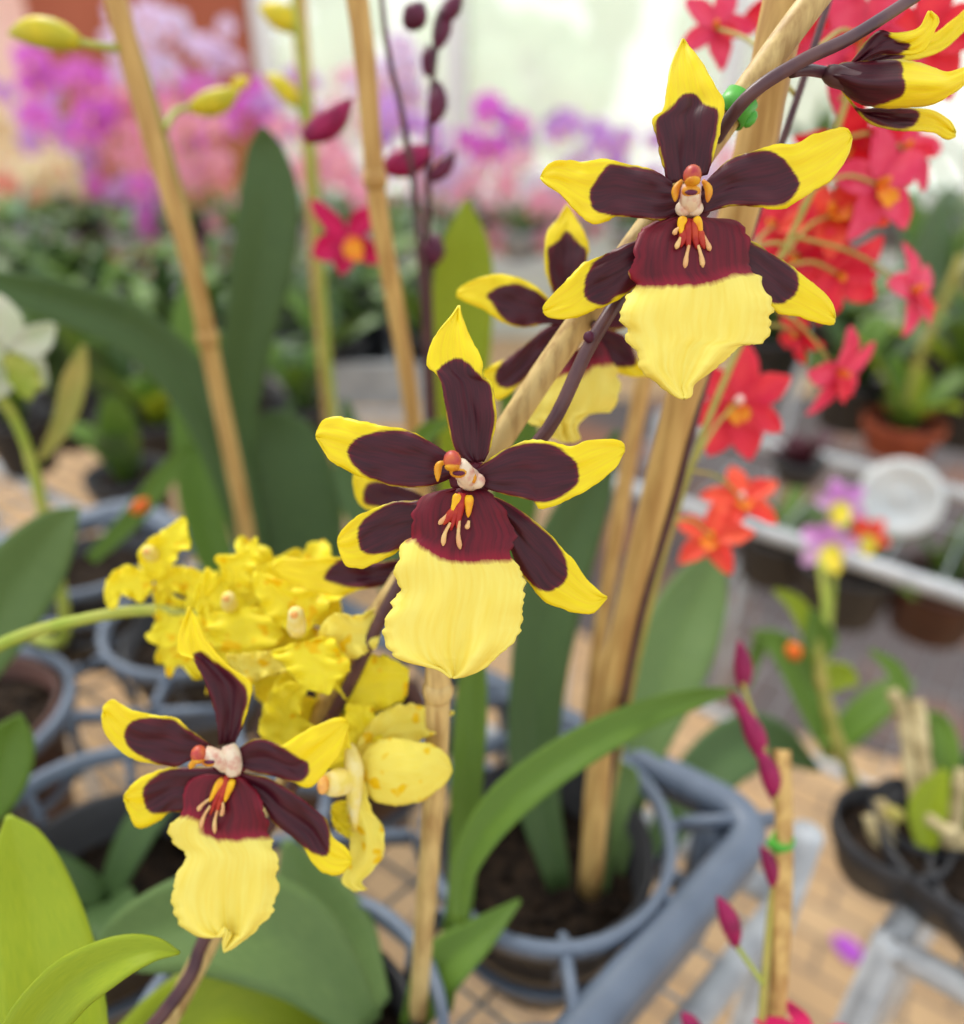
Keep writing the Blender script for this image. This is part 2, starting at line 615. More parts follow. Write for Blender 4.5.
b = MB()
b.box((0, 4, -0.05), (9, 9, 0.05))
t = NT('clay_pavers')
tc = t.n('ShaderNodeTexCoord')
mp = t.n('ShaderNodeMapping')
mp.inputs['Rotation'].default_value = (0, 0, 0.62)
t.l(tc.outputs['Object'], mp.inputs[0])
br = t.n('ShaderNodeTexBrick')
br.inputs['Scale'].default_value = 4.0
br.inputs['Color1'].default_value = lin((206, 174, 134))
br.inputs['Color2'].default_value = lin((194, 160, 120))
br.inputs['Mortar'].default_value = lin((140, 122, 104))
br.inputs['Mortar Size'].default_value = 0.02
t.l(mp.outputs[0], br.inputs['Vector'])
nz = t.noise(3.0, detail=5)
colr = t.mix(t.math('MULTIPLY', t.ramp(nz, 0.4, 0.75), 0.5), br.outputs['Color'], lin((176, 140, 106)))
fl = b.build('floor', t.finish(colr, 0.85, 0.2, 0, nz, 0.2, 0.004), smooth=False)
tag(fl, kind='structure')

# dark ground sheet in the aisle on the right, with a brown worn area
t = NT('grey_ground_sheet')
nz = t.noise(2.2, detail=5)
n2 = t.noise(40.0)
cc = t.mix(t.ramp(nz, 0.5, 0.62), lin((100, 92, 92)), lin((150, 106, 84)))
cc = t.mix(t.math('MULTIPLY', n2, 0.35), cc, lin((80, 74, 76)))
b = MB()
poly = [on_z(560, 400, 0.006), on_z(1500, 380, 0.006), on_z(1500, 790, 0.006), on_z(960, 775, 0.006), on_z(740, 715, 0.006), on_z(560, 620, 0.006)]
pts = [tuple(p) for p in poly] + [(p[0], p[1], 0.0) for p in poly]
n = len(poly)
b.add(pts, [tuple(range(n))[::-1], tuple(range(n, 2 * n))] + [(k, n + k, n + (k + 1) % n, (k + 1) % n) for k in range(n)])
tag(b.build('trim_1', t.finish(cc, 0.9, 0.15, 0, n2, 0.3, 0.003), smooth=False), kind='structure')

# back wall with a brown panel on the left, a pale pillar and glazing on the right
WY = 4.3
PX = lambda px, py: (lambda r: CAM + r * (WY / r[1]))(FWD + (px - 482) / F * RT - (py - 512) / F * UP)
xw0, xw1 = PX(38, 60)[0], PX(252, 60)[0]
b = MB()
b.box(((xw0 + xw1) / 2, WY + 0.06, 1.1), ((xw1 - xw0) / 2, 0.06, 1.1))
tag(b.build('wall_back', pm('brown_red_wall', (180, 104, 80), (164, 90, 68), 2.0, 0.8, 0.2), smooth=False), kind='structure')
b = MB()
b.box((xw0 - 2.0, WY + 0.10, 1.1), (2.0, 0.10, 1.1))
tag(b.build('wall_left', pm('pinkish_plaster', (244, 206, 196), (236, 190, 178), 3.0, 0.8, 0.2), smooth=False), kind='structure')
b = MB()
b.box((xw1 + 1.95, WY + 0.06, 0.37), (1.95, 0.06, 0.37))
tag(b.build('wall_right', pm('pale_green_wall', (206, 212, 204), (190, 198, 190), 3.0, 0.8, 0.2), smooth=False), kind='structure')

# glazing: translucent panes in a white frame
t = NT('milky_glazing')
tr = t.n('ShaderNodeBsdfTranslucent')
tr.inputs[0].default_value = (0.95, 1.0, 0.97, 1)
tp = t.n('ShaderNodeBsdfTransparent')
tp.inputs[0].default_value = (0.97, 1, 0.98, 1)
gl = t.n('ShaderNodeBsdfGlossy')
gl.inputs['Roughness'].default_value = 0.2
mx = t.n('ShaderNodeMixShader')
mx.inputs[0].default_value = 0.6
t.l(tr.outputs[0], mx.inputs[1])
t.l(tp.outputs[0], mx.inputs[2])
mx2 = t.n('ShaderNodeMixShader')
mx2.inputs[0].default_value = 0.04
t.l(mx.outputs[0], mx2.inputs[1])
t.l(gl.outputs[0], mx2.inputs[2])
t.l(mx2.outputs[0], t.out.inputs[0])
M['glaze'] = t.m
M['frame_white'] = pm('white_frame', (236, 236, 236), (226, 226, 228), 5, 0.5)
k = 1
x = xw1 + 0.02
for wdt in (0.98, 1.42, 1.42):
    root = empty('window_%d' % k, (x + wdt / 2, WY + 0.06, 0.74))
    root['kind'] = 'structure'
    fr = MB()
    fr.box((x + 0.04, WY + 0.06, 1.47), (0.04, 0.05, 0.73))
    fr.box((x + wdt - 0.01, WY + 0.06, 1.47), (0.01, 0.05, 0.73))
    fr.box((x + wdt / 2, WY + 0.06, 0.77), (wdt / 2 - 0.001, 0.045, 0.03))
    fr.box((x + wdt / 2, WY + 0.06, 2.17), (wdt / 2 - 0.001, 0.045, 0.03))
    fr.build('window_frame', M['frame_white'], root, smooth=False)
    g = MB()
    g.box((x + wdt / 2 + 0.03, WY + 0.06, 1.47), (wdt / 2 - 0.045, 0.004, 0.69))
    g.build('window_pane', M['glaze'], root, smooth=False)
    x += wdt
    k += 1

# trees outside, washed out by the glazing
M['tree'] = pm('pale_tree_leaves', (176, 216, 160), (214, 234, 190), 2.0, 0.7, 0.2, 0.3)
M['trunk'] = pm('grey_trunk', (130, 110, 90), (100, 84, 70), 6, 0.9)
for k, (tx, ty, th, lab) in enumerate(((0.35, 7.2, 2.6, 'pale tree outside the glazing, in the gap over the yellow petals'),
                                       (2.6, 7.6, 2.9, 'pale tree outside the glazing behind the red orchid'),
                                       (-1.9, 8.2, 2.8, 'pale tree outside the glazing nearest the brown wall'))):
    tr = empty('tree', (tx, ty, 0), None, lab, 'tree')
    mb = MB()
    for q in range(36):
        a, e, rr = random.random() * 2 * PI, random.uniform(-1, 1), random.uniform(0.5, 1.0)
        c = (tx + rr * 0.9 * math.cos(a), ty + rr * 0.5 * math.sin(a), th * 0.62 + e * 0.75)
        mb.ball(c, random.uniform(0.14, 0.3), nu=8, nv=5)
    mb.build('crown', M['tree'], tr)
    mb = MB()
    mb.tube([(tx, ty, 0), (tx + 0.05, ty, th * 0.35), (tx, ty, th * 0.62)], [0.1, 0.08, 0.05], 10)
    mb.build('trunk', M['trunk'], tr)

# ------------------------------------------------------------------ benches
TR = math.radians(-3.0)                                # turn of the trays against the diagonal
A_ = np.array([-math.cos(PI / 4 + TR), -math.sin(PI / 4 + TR), 0])      # towards the front left
TB = math.radians(9.0)
B_ = np.array([-math.sin(PI / 4 + TB), math.cos(PI / 4 + TB), 0])       # towards the back left


def bench(corner, da, db, la, lb, z, label, legs=True, rails=(1, 1, 1, 1), step=0.03, post=0.0, wires=True, rr=0.008):
    """wire-mesh bench on a tubular frame; corner, two directions and two lengths"""
    c = np.array([corner[0], corner[1], z])
    da, db = np.array(da, float), np.array(db, float)
    root = empty('plant_bench', (c[0], c[1], 0), None, label, 'bench')
    q = [c, c + da * la, c + da * la + db * lb, c + db * lb]
    dz = np.array([0, 0, rr])
    for i in range(4):
        if rails[i]:
            m = MB()
            m.tube([q[i] - dz, q[(i + 1) % 4] - dz], rr, 10)
            m.build('rail', M['galv'], root)
    for i, p in enumerate(q):
        m = MB()
        m.tube([(p[0], p[1], 0), (p[0], p[1], z - 0.001 + (post if i == 0 else 0))], rr * 1.05, 10)
        m.build('leg', M['galv'], root)
    m = MB()
    k = step
    while k < la:
        p = c + da * k - np.array([0, 0, 0.0035])
        m.tube([p, p + db * lb], 0.0012, 5)
        k += step
    k = step * 2.5
    while k < lb:
        p = c + db * k - np.array([0, 0, 0.0055])
        m.tube([p, p + da * la], 0.0014, 5)
        k += step * 2.5
    m.build('wire_mesh', M['wire'], root)
    return root


post = on_z(806, 838, 0.845)
bench(post[:2], A_, B_, 0.78, 1.05, BENCH_Z, 'pale tubular wire bench under the blue-grey pot tray', post=0.05)
r1 = on_z(868, 925, BENCH_Z)
dR = -B_
bench(r1[:2] + 0.012 * dR[:2], dR, -A_, 0.6, 0.3, BENCH_Z, 'wire bench with white rail carrying the black tray of canes')
e1 = on_z(790, 532, BENCH_Z)
e2 = on_z(964, 602, BENCH_Z)
dE = (e2 - e1) / np.linalg.norm(e2 - e1)
dE = (dE * 0.5 + 0.5 * (lambda v: v / np.linalg.norm(v))(on_z(964, 482, BENCH_Z) - on_z(800, 450, BENCH_Z)))
dE /= np.linalg.norm(dE)
dN = np.array([-dE[1], dE[0], 0])
wE = float(np.dot(on_z(880, 466, BENCH_Z) - e1, dN))
e0 = e1 - dE * 0.26
bench(e0[:2], dE, dN, 1.3, wE, BENCH_Z, 'pale two-railed bench on the right with a white disc on it', step=0.05, rails=(1, 0, 1, 0), rr=0.0085)
bench((e0 + dN * (wE + 0.03))[:2], dE, dN, 1.5, 0.62, BENCH_Z, 'bench behind the pale two-railed bench, holding terracotta pots', step=0.05, rails=(0, 1, 1, 1))
low = bench((e1 + dN * 0.12 - dE * 0.2)[:2], dE, dN, 0.9, 0.45, 0.42, 'low wire shelf below the pale two-railed bench', step=0.05)
bench((-0.02, 0.99), (-1, 0, 0), (0, 1, 0), 1.5, 0.72, BENCH_Z, 'bench of black seedling pots behind the yellow flowers', step=0.06)
bench((2.4, 2.15), (-1, 0, 0), (0, 1, 0), 4.9, 1.05, BENCH_Z, 'long back bench crowded with pink and purple moth orchids', step=0.1)

# ------------------------------------------------------------------ carrying tray with pot rings
CORNER = on_z(782, 812, TRAY_Z)
CELL = 0.136
NA, NB = 3, 4


def cell(i, j):
    return CORNER + A_ * CELL * (i + 0.53) + B_ * CELL * (j + 0.53)


tray = empty('pot_tray', (CORNER + A_ * NA * CELL / 2 + B_ * NB * CELL / 2) * np.array([1, 1, 0]) + np.array([0, 0, BENCH_Z]), None,
             'blue-grey plastic carrying tray with spoked pot rings', 'pot tray')
LA, LB = NA * CELL + 0.008, NB * CELL + 0.008


def rim_loop(m, off, z, w, h, rad=0.022):
    q = []
    P = [(off, off), (LA - off, off), (LA - off, LB - off), (off, LB - off)]
    cs = [(1, 1), (-1, 1), (-1, -1), (1, -1)]
    st = [PI, 1.5 * PI, 0, 0.5 * PI]
    for (a, b2), (sx, sy), s0 in zip(P, cs, st):
        for k in range(7):
            an = s0 + (PI / 2) * k / 6
            q.append(CORNER * np.array([1, 1, 0]) + np.array([0, 0, z]) + A_ * (a + sx * rad + rad * math.cos(an)) + B_ * (b2 + sy * rad + rad * math.sin(an)))
    n = len(q)
    bev = min(w, h) * 0.25
    prof = [(-w / 2, -h), (-w / 2, -bev), (-w / 2 + bev, 0), (w / 2 - bev, 0), (w / 2, -bev), (w / 2, -h)]
    vs = []
    ctr = sum(q) / n
    for i in range(n):
        tt = q[(i + 1) % n] - q[i - 1]
        tt /= np.linalg.norm(tt)
        x = np.cross(tt, [0, 0, 1.0])
        for (a, zz) in prof:
            vs.append(q[i] + x * a + np.array([0, 0, zz]))
    k = len(prof)
    fs = [(i * k + c, i * k + (c + 1) % k, ((i + 1) % n) * k + (c + 1) % k, ((i + 1) % n) * k + c) for i in range(n) for c in range(k)]
    m.add(vs, fs)


m = MB()
rim_loop(m, 0.004, TRAY_Z, 0.016, 0.016)
m.build('rim', M['tray'], tray)
m = MB()
rim_loop(m, 0.012, TRAY_Z - 0.066, 0.008, 0.008)
m.build('lower_band', M['tray'], tray)
RING = 0.057
for i in range(NA):
    for j in range(NB):
        c = cell(i, j)
        m = MB()
        ring = [c + RING * (math.cos(2 * PI * k / 40) * A_ + math.sin(2 * PI * k / 40) * B_) for k in range(41)]
        R0, R1 = RING - 0.0022, RING + 0.0022
        m.lathe((c[0], c[1], c[2]), [(R0, -0.008), (R0, 0), (R1, 0), (R1, -0.008), (R0, -0.008)], 40)
        m.lathe((c[0], c[1], c[2] - 0.05), [(R0 - 0.008, -0.004), (R0 - 0.008, 0), (R1 - 0.008, 0), (R1 - 0.008, -0.004), (R0 - 0.008, -0.004)], 32)
        for k in range(8):
            an = 2 * PI * k / 8 + PI / 8 * 0
            dv = math.cos(an) * A_ + math.sin(an) * B_
            ln = CELL * 0.53 if k % 2 == 0 else CELL * 0.53 * 1.38
            m.bar(c + dv * R1 * 0.99 - np.array([0, 0, 0.001]), c + dv * ln - np.array([0, 0, 0.001]), 0.005, 0.007)
            m.tube([c + dv * RING - np.array([0, 0, 0.004]), c + dv * (RING - 0.008) - np.array([0, 0, 0.052])], 0.0022, 6)
        m.build('pot_ring', M['tray'], tray)
for a, b2 in ((0.02, 0.02), (LA - 0.02, 0.02), (LA - 0.02, LB - 0.02), (0.02, LB - 0.02)):
    p = CORNER + A_ * a + B_ * b2
    m = MB()
    m.tube([(p[0], p[1], TRAY_Z - 0.012), (p[0], p[1], BENCH_Z + 0.0005)], [0.008, 0.006], 10)
    m.build('leg', M['tray'], tray)
for s_, (p0, dd, ll) in enumerate(((CORNER, A_, LA), (CORNER, B_, LB), (CORNER + A_ * LA, B_, LB), (CORNER + B_ * LB, A_, LA))):
    k = 0.03
    inn = (A_ if s_ in (1,) else B_ if s_ in (0,) else -A_ if s_ == 2 else -B_) * 0.012
    while k < ll - 0.02:
        p = p0 + dd * k + inn
        m = MB()
        m.tube([p - np.array([0, 0, 0.012]), p - np.array([0, 0, 0.069])], 0.003, 6)
        m.build('slat', M['tray'], tray)
        k += 0.024 if s_ == 0 else 0.04

# ------------------------------------------------------------------ pots


def pot_parts(root, c, r, h, mat, soil=0.012):
    """flower pot with a rolled rim, standing on c"""
    m = MB()
    m.lathe(c, [(0.001, 0.0), (r * 0.72, 0.0), (r * 0.94, h - 0.012), (r, h - 0.012), (r, h), (r * 0.93, h), (r * 0.9, h - soil - 0.004), (0.001, h - soil - 0.004)], 28)
    p = m.build('pot', mat, root)
    m = MB()
    m.lathe(c, [(r * 0.9, h - soil - 0.002), (r * 0.6, h - soil + 0.004), (r * 0.3, h - soil + 0.002), (0.0005, h - soil + 0.005)], 22)
    for k in range(26):
        a, q = random.random() * 2 * PI, r * 0.82 * math.sqrt(random.random())
        m.ball((c[0] + q * math.cos(a), c[1] + q * math.sin(a), c[2] + h - soil + 0.003), (r * random.uniform(0.06, 0.12), r * 0.07, r * 0.05), nu=6, nv=4)
    m.build('bark_chips', M['bark'], root, smooth=False)


def in_tray(i, j):
    c = cell(i, j)
    return np.array([c[0], c[1], BENCH_Z])


PH = TRAY_Z - BENCH_Z - 0.014
PR = 0.050

# ------------------------------------------------------------------ maroon and yellow orchid
c = in_tray(2, 0)
on = empty('oncidium_orchid', c, None, 'tall orchid with maroon and yellow flowers along one dark arching stem', 'orchid')
pot_parts(on, c, PR, PH, M['pot_black'])
basec = c + np.array([0, 0, PH])
STEM = [basec + np.array([0, 0, -0.008]), basec + np.array([0.012, 0.008, 0.03]), at(158, 1020, 0.215), at(205, 938, 0.222), at(262, 838, 0.222), at(338, 706, 0.212), at(392, 598, 0.200), at(452, 510, 0.190),
        at(540, 440, 0.180), at(590, 345, 0.174), at(640, 265, 0.178), at(700, 165, 0.180), at(745, 100, 0.166), at(800, 62, 0.164), at(850, 38, 0.166), at(910, 0, 0.170), at(985, -50, 0.176), at(1040, -100, 0.18)]
P = smooth_path(STEM, 110)
m = MB()
m.tube(P, [0.0022 - 0.0009 * i / 109 for i in range(110)], 10)
m.build('flower_stem', M['stem_dark'], on)
# small nodes on the stem
m = MB()
m.ball(at(589, 337, 0.172), (0.0014, 0.0014, 0.0014))
m.build('stem_node', M['bud_dark'], on)

c1 = (520, 30, 2.694)
c2 = (300, 290, 2.559)
c3 = (80, 500, 2.2256)
c4 = (440, 200, 4.0955)
c6 = (660, 0, 3.102)
D1 = 0.165
D2 = 0.166


def column(fl, D, xf, base, top, cap, r, wings, callus, tails, side, fw=0.006):
    ox, oy, sc = xf
    q = lambda p, dz: at(ox + p[0] / sc, oy + p[1] / sc, D + dz)
    mpx = D / F / sc
    m = MB()
    P = smooth_path([q(base, 0.001), q(((base[0] * 0.6 + top[0] * 0.4), (base[1] * 0.6 + top[1] * 0.4)), -fw * 0.7), q(top, -fw)], 14)
    m.tube(P, list(np.array([1.0, 1.1, 1.15, 1.15, 1.1, 1.05, 1.0, 0.98, 0.98, 0.98, 0.96, 0.94, 0.9, 0.8]) * r * mpx), 16)
    for sg in (-1, 1):
        m.ball(q((base[0] + sg * r * 0.55, base[1] - r * 0.05), -fw * 0.38), (r * 0.85 * mpx, r * 0.8 * mpx, r * 0.7 * mpx), [RT, UP, FWD])
    m.build('column', M['column'], fl)
    m = MB()
    hx, hy = base[0] * 0.34 + cap[0] * 0.66, base[1] * 0.34 + cap[1] * 0.66
    m.ball(q((hx, hy + r * 0.42), -fw * 0.9 - r * 0.42 * mpx), (r * 0.9 * mpx, r * 0.62 * mpx, r * 0.62 * mpx), [RT, UP, FWD])
    m.build('column_hood', M['wing'], fl)
    m = MB()
    m.ball(q((hx, hy + r * 0.55), -fw * 0.9 - r * 0.92 * mpx), (r * 0.62 * mpx, r * 0.26 * mpx, r * 0.22 * mpx), [RT, UP, FWD])
    m.build('stigma_shade', M['bud_dark'], fl)  # dark ball paints the shadow in the stigma cavity under the cap
    m = MB()
    m.ball(q((base[0], base[1] - r * 0.3), 0.0022), (r * 2.3 * mpx, r * 1.9 * mpx, r * 0.6 * mpx), [RT, UP, FWD])
    m.build('flower_base', M['crimson'], fl)
    m = MB()
    cc = q(cap, -fw - 0.0014)
    m.ball(cc, (r * 0.86 * mpx, r * 0.98 * mpx, r * 0.95 * mpx), [RT, UP, FWD])
    m.build('anther_cap', M['cap'], fl)
    m = MB()
    m.ball(cc - UP * r * 0.62 * mpx - FWD * r * 0.1 * mpx, (r * 0.74 * mpx, r * 0.44 * mpx, r * 0.82 * mpx), [RT, UP, FWD])
    m.build('anther_lip', M['wing'], fl)
    for w_ in wings:
        m = MB()
        m.tube(smooth_path([q(p, -fw * 0.75) for p in w_], 10), list(np.array([1, 1.5, 1.9, 2.2, 2.4, 2.5, 2.4, 2.0, 1.4, 0.5]) * r * 0.16 * mpx), 8)
        m.build('wing', M['wing'], fl)
    for cpts in callus:
        m = MB()
        m.tube(smooth_path([q(p, -fw * 0.45) for p in cpts], 10), list(np.array([0.3, 0.44, 0.48, 0.46, 0.42, 0.36, 0.32, 0.28, 0.2, 0.07]) * r * mpx), 8)
        m.build('crest', M['crest_yellow'], fl)
    m = MB()
    for cpts in side:
        m.tube(smooth_path([q(p, -fw * 0.4) for p in cpts], 8), list(np.array([0.3, 0.4, 0.44, 0.42, 0.36, 0.3, 0.22, 0.12]) * r * mpx), 8)
    m.build('crest_ridge', M['crest_red'], fl)
    m = MB()
    for cpts in tails:
        m.tube(smooth_path([q(p, -fw * 0.45) for p in cpts], 8), list(np.array([0.14, 0.16, 0.17, 0.19, 0.24, 0.27, 0.25, 0.08]) * r * mpx), 7)
    m.build('crest_tips', M['crest_pale'], fl)


# --- upper flower
f1 = empty('flower', at(692, 205, D1), on)
f1['label'] = 'highest front-facing flower, before the pale stake top'
tp = M['tepal']
tepal('sepal', [(400, 415), (384, 360), (370, 290), (358, 240), (386, 215), (395, 160), (405, 100), (425, 50), (438, 25)],
      [(505, 390), (525, 330), (540, 260), (550, 195), (525, 150), (490, 90), (455, 42), (440, 25)], c1, D1, f1, tp,
      [(390, 440), (384, 360), (369, 290), (366, 245), (400, 215), (440, 178), (475, 178), (500, 205), (530, 214), (533, 260), (520, 330), (510, 395), (470, 460)],
      tip=0.004, mid=-0.002, cup=-0.0012, fold=0.0015, base=0.0015)
tepal('petal', [(410, 410), (360, 380), (300, 365), (262, 352), (220, 350), (170, 355), (100, 350), (68, 372), (56, 395)],
      [(430, 490), (380, 512), (320, 506), (260, 502), (235, 512), (205, 522), (170, 508), (140, 475), (105, 440), (70, 415), (56, 398)], c1, D1, f1, tp,
      [(430, 400), (355, 378), (300, 370), (242, 364), (215, 395), (190, 430), (190, 465), (205, 490), (260, 501), (320, 507), (380, 512), (440, 495)],
      tip=0.001, mid=-0.003, cup=0.0008, fold=0.0012, ruf=0.0007)
tepal('petal', [(490, 420), (550, 362), (600, 335), (650, 318), (700, 310), (740, 308), (790, 282), (850, 265), (880, 266), (893, 288)],
      [(490, 495), (560, 475), (630, 475), (690, 483), (720, 475), (780, 440), (830, 410), (862, 375), (885, 330), (893, 292)], c1, D1, f1, tp,
      [(480, 420), (555, 358), (610, 333), (670, 328), (710, 350), (735, 385), (750, 410), (740, 445), (700, 472), (630, 474), (560, 475), (480, 500)],
      tip=0.0, mid=-0.0035, cup=0.0008, fold=0.0012, ruf=0.0006)
tepal('sepal', [(400, 540), (305, 570), (260, 590), (215, 610), (170, 630), (140, 660), (100, 700), (68, 735), (62, 752)],
      [(400, 640), (315, 690), (290, 710), (250, 735), (200, 755), (150, 775), (110, 778), (75, 772), (63, 758)], c1, D1, f1, tp,
      [(420, 520), (300, 571), (255, 591), (210, 616), (180, 660), (172, 710), (195, 735), (230, 741), (260, 717), (290, 707), (315, 690), (420, 650)],
      tip=0.004, mid=0.001, cup=0.001, fold=0.001, base=0.004)
tepal('sepal', [(500, 540), (620, 570), (670, 600), (720, 630), (770, 670), (820, 710), (843, 745), (849, 775)],
      [(520, 620), (600, 665), (645, 710), (672, 740), (700, 765), (745, 770), (795, 787), (838, 795), (847, 785)], c1, D1, f1, tp,
      [(500, 520), (625, 575), (680, 605), (725, 635), (747, 665), (742, 710), (715, 733), (685, 737), (655, 715), (600, 680), (500, 620)],
      tip=0.004, mid=0.001, cup=0.001, fold=0.001, base=0.004)
tepal('lip', [(425, 505), (395, 510), (350, 525), (315, 560), (302, 620), (302, 670), (310, 692), (285, 730), (270, 780), (290, 820), (315, 880), (330, 920), (370, 950), (415, 985), (440, 993)],
      [(490, 505), (520, 508), (570, 513), (605, 530), (615, 580), (622, 650), (650, 668), (662, 700), (678, 750), (672, 805), (655, 842), (620, 846), (592, 852), (550, 890), (500, 930), (468, 955), (462, 985), (443, 993)],
      c1, D1, f1, M['lip'],
      [(380, 480), (345, 510), (300, 560), (292, 620), (296, 680), (320, 690), (345, 694), (400, 690), (440, 692), (500, 687), (530, 677), (580, 662), (630, 654), (640, 600), (615, 520), (570, 490)],
      tip=-0.004, mid=-0.003, cup=0.0025, fold=0.0008, ruf=0.0012, rn=4, jit=0.045, nu=90, nv=36, crease=0.0068, base=0.0)
column(f1, D1, c1, (456, 482), (462, 415), (464, 392), 27, [[(436, 405), (420, 430), (418, 462)], [(492, 405), (508, 430), (505, 464)]],
       [[(442, 505), (434, 525), (436, 555)], [(472, 505), (482, 525), (488, 550)]],
       [[(455, 580), (448, 612), (444, 642)], [(480, 580), (488, 610), (493, 640)], [(440, 545), (428, 570), (420, 590)], [(490, 545), (505, 575), (512, 595)], [(433, 530), (420, 540), (415, 552)]],
       [[(452, 510), (452, 560), (455, 590)], [(466, 510), (472, 560), (478, 590)], [(440, 540), (438, 565), (432, 585)], [(484, 540), (490, 570), (497, 590)]])

# --- central flower
f2 = empty('flower', at(470, 478, D2), on)
f2['label'] = 'central flower with the broadest pale lip'
tepal('sepal', [(432, 440), (402, 420), (386, 380), (375, 320), (365, 255), (350, 215), (325, 195), (330, 150), (350, 110), (385, 70), (406, 40)],
      [(470, 440), (490, 395), (502, 330), (497, 270), (490, 235), (465, 220), (467, 180), (440, 130), (415, 72), (408, 40)], c2, D2, f2, tp,
      [(420, 460), (402, 425), (386, 380), (372, 300), (360, 240), (350, 212), (375, 185), (405, 175), (430, 190), (465, 222), (488, 242), (495, 290), (500, 335), (488, 395), (475, 460)],
      tip=0.003, mid=-0.002, cup=-0.0012, fold=0.0015, base=0.0012)
tepal('petal', [(380, 420), (340, 395), (300, 370), (260, 355), (200, 345), (150, 335), (100, 325), (65, 330), (46, 352), (42, 370)],
      [(385, 480), (340, 500), (290, 506), (240, 502), (200, 490), (160, 480), (110, 455), (75, 435), (58, 405), (42, 378)], c2, D2, f2, tp,
      [(400, 420), (330, 386), (290, 367), (250, 361), (200, 363), (150, 380), (125, 405), (130, 435), (155, 465), (190, 485), (240, 501), (300, 505), (340, 500), (400, 480)],
      tip=0.0005, mid=-0.0032, cup=0.0008, fold=0.0012, ruf=0.0006)
tepal('petal', [(445, 465), (490, 430), (540, 400), (590, 383), (640, 388), (690, 400), (740, 385), (790, 382), (823, 388), (830, 405)],
      [(455, 500), (520, 522), (560, 531), (600, 542), (612, 560), (650, 553), (700, 530), (740, 510), (780, 480), (812, 450), (830, 412)], c2, D2, f2, tp,
      [(440, 460), (495, 429), (540, 401), (600, 392), (650, 400), (690, 425), (710, 455), (710, 490), (680, 520), (640, 540), (600, 541), (560, 531), (520, 521), (450, 510)],
      tip=0.0, mid=-0.0032, cup=0.0008, fold=0.0012, ruf=0.0006)
tepal('sepal', [(390, 530), (290, 540), (250, 540), (200, 555), (150, 577), (120, 600), (100, 628), (97, 648)],
      [(390, 610), (290, 645), (250, 668), (225, 685), (195, 698), (160, 712), (122, 708), (108, 685), (98, 655)], c2, D2, f2, tp,
      [(420, 510), (290, 541), (250, 541), (205, 560), (165, 585), (148, 620), (155, 660), (180, 675), (220, 672), (260, 657), (290, 643), (420, 620)],
      tip=0.004, mid=0.001, cup=0.001, fold=0.001, base=0.003)
tepal('sepal', [(440, 520), (490, 528), (530, 545), (570, 570), (610, 600), (645, 630), (665, 655), (700, 690), (730, 735), (765, 770), (785, 785)],
      [(450, 545), (500, 590), (530, 640), (550, 690), (570, 730), (590, 752), (620, 792), (660, 812), (710, 826), (750, 826), (785, 788)], c2, D2, f2, tp,
      [(430, 500), (490, 526), (540, 549), (590, 588), (640, 628), (665, 663), (683, 700), (680, 740), (650, 765), (620, 769), (590, 748), (560, 712), (540, 680), (500, 600), (440, 560)],
      tip=0.003, mid=0.001, cup=0.001, fold=0.001, base=0.003)
tepal('lip', [(385, 510), (360, 515), (320, 525), (292, 555), (283, 600), (284, 632), (262, 650), (252, 690), (252, 740), (245, 790), (222, 838), (216, 880), (235, 925), (270, 950), (320, 962), (355, 972), (385, 992)],
      [(430, 508), (460, 512), (495, 525), (525, 565), (547, 620), (548, 680), (570, 720), (575, 760), (565, 830), (550, 890), (510, 935), (465, 970), (425, 988), (395, 993)], c2, D2, f2, M['lip'],
      [(350, 480), (310, 510), (275, 560), (272, 640), (290, 638), (320, 665), (365, 690), (410, 697), (450, 697), (490, 695), (560, 680), (570, 600), (520, 510), (450, 480)],
      tip=-0.003, mid=-0.003, cup=0.0026, fold=0.0012, ruf=0.001, rn=5, jit=0.045, nu=90, nv=36, crease=0.0068)
column(f2, D2, c2, (438, 490), (402, 445), (390, 436), 26, [[(368, 440), (354, 452), (352, 490)], [(420, 460), (440, 475), (445, 495)]],
       [[(405, 522), (398, 545), (388, 572)], [(432, 525), (432, 552), (430, 582)]],
       [[(385, 595), (370, 625), (366, 655)], [(408, 590), (405, 630), (410, 663)], [(388, 565), (368, 585), (355, 600)], [(432, 590), (430, 600), (426, 612)]],
       [[(412, 520), (398, 570), (386, 615)], [(418, 520), (408, 570), (402, 610)], [(395, 560), (378, 585), (366, 600)]])

# --- lower left flower, turned to the left
D3 = 0.190
f3 = empty('flower', at(225, 760, D3), on)
f3['label'] = 'lowest flower, turned to the left, its back sepal twisted'
tepal('sepal', [(310, 545), (303, 490), (288, 430), (268, 385), (248, 352), (222, 345), (217, 325), (222, 290), (236, 255), (243, 238)],
      [(345, 540), (365, 490), (380, 440), (380, 408), (352, 385), (322, 362), (298, 335), (275, 300), (258, 262), (246, 238)], c3, D3, f3, tp,
      [(300, 560), (300, 490), (284, 425), (250, 352), (275, 338), (300, 360), (340, 385), (365, 410), (376, 440), (364, 490), (350, 560)],
      tip=0.004, mid=-0.002, cup=-0.001, fold=0.0018, base=0.001)
tepal('petal', [(310, 560), (270, 530), (240, 508), (210, 485), (160, 478), (110, 465), (72, 445), (52, 460)],
      [(310, 590), (250, 578), (215, 592), (170, 588), (120, 577), (80, 550), (55, 515), (49, 480)], c3, D3, f3, tp,
      [(330, 560), (270, 530), (240, 510), (210, 490), (165, 485), (120, 490), (100, 520), (110, 550), (150, 575), (190, 591), (225, 592), (260, 580), (330, 590)],
      tip=-0.003, mid=-0.002, cup=0.0006, fold=0.001, ruf=0.0006)
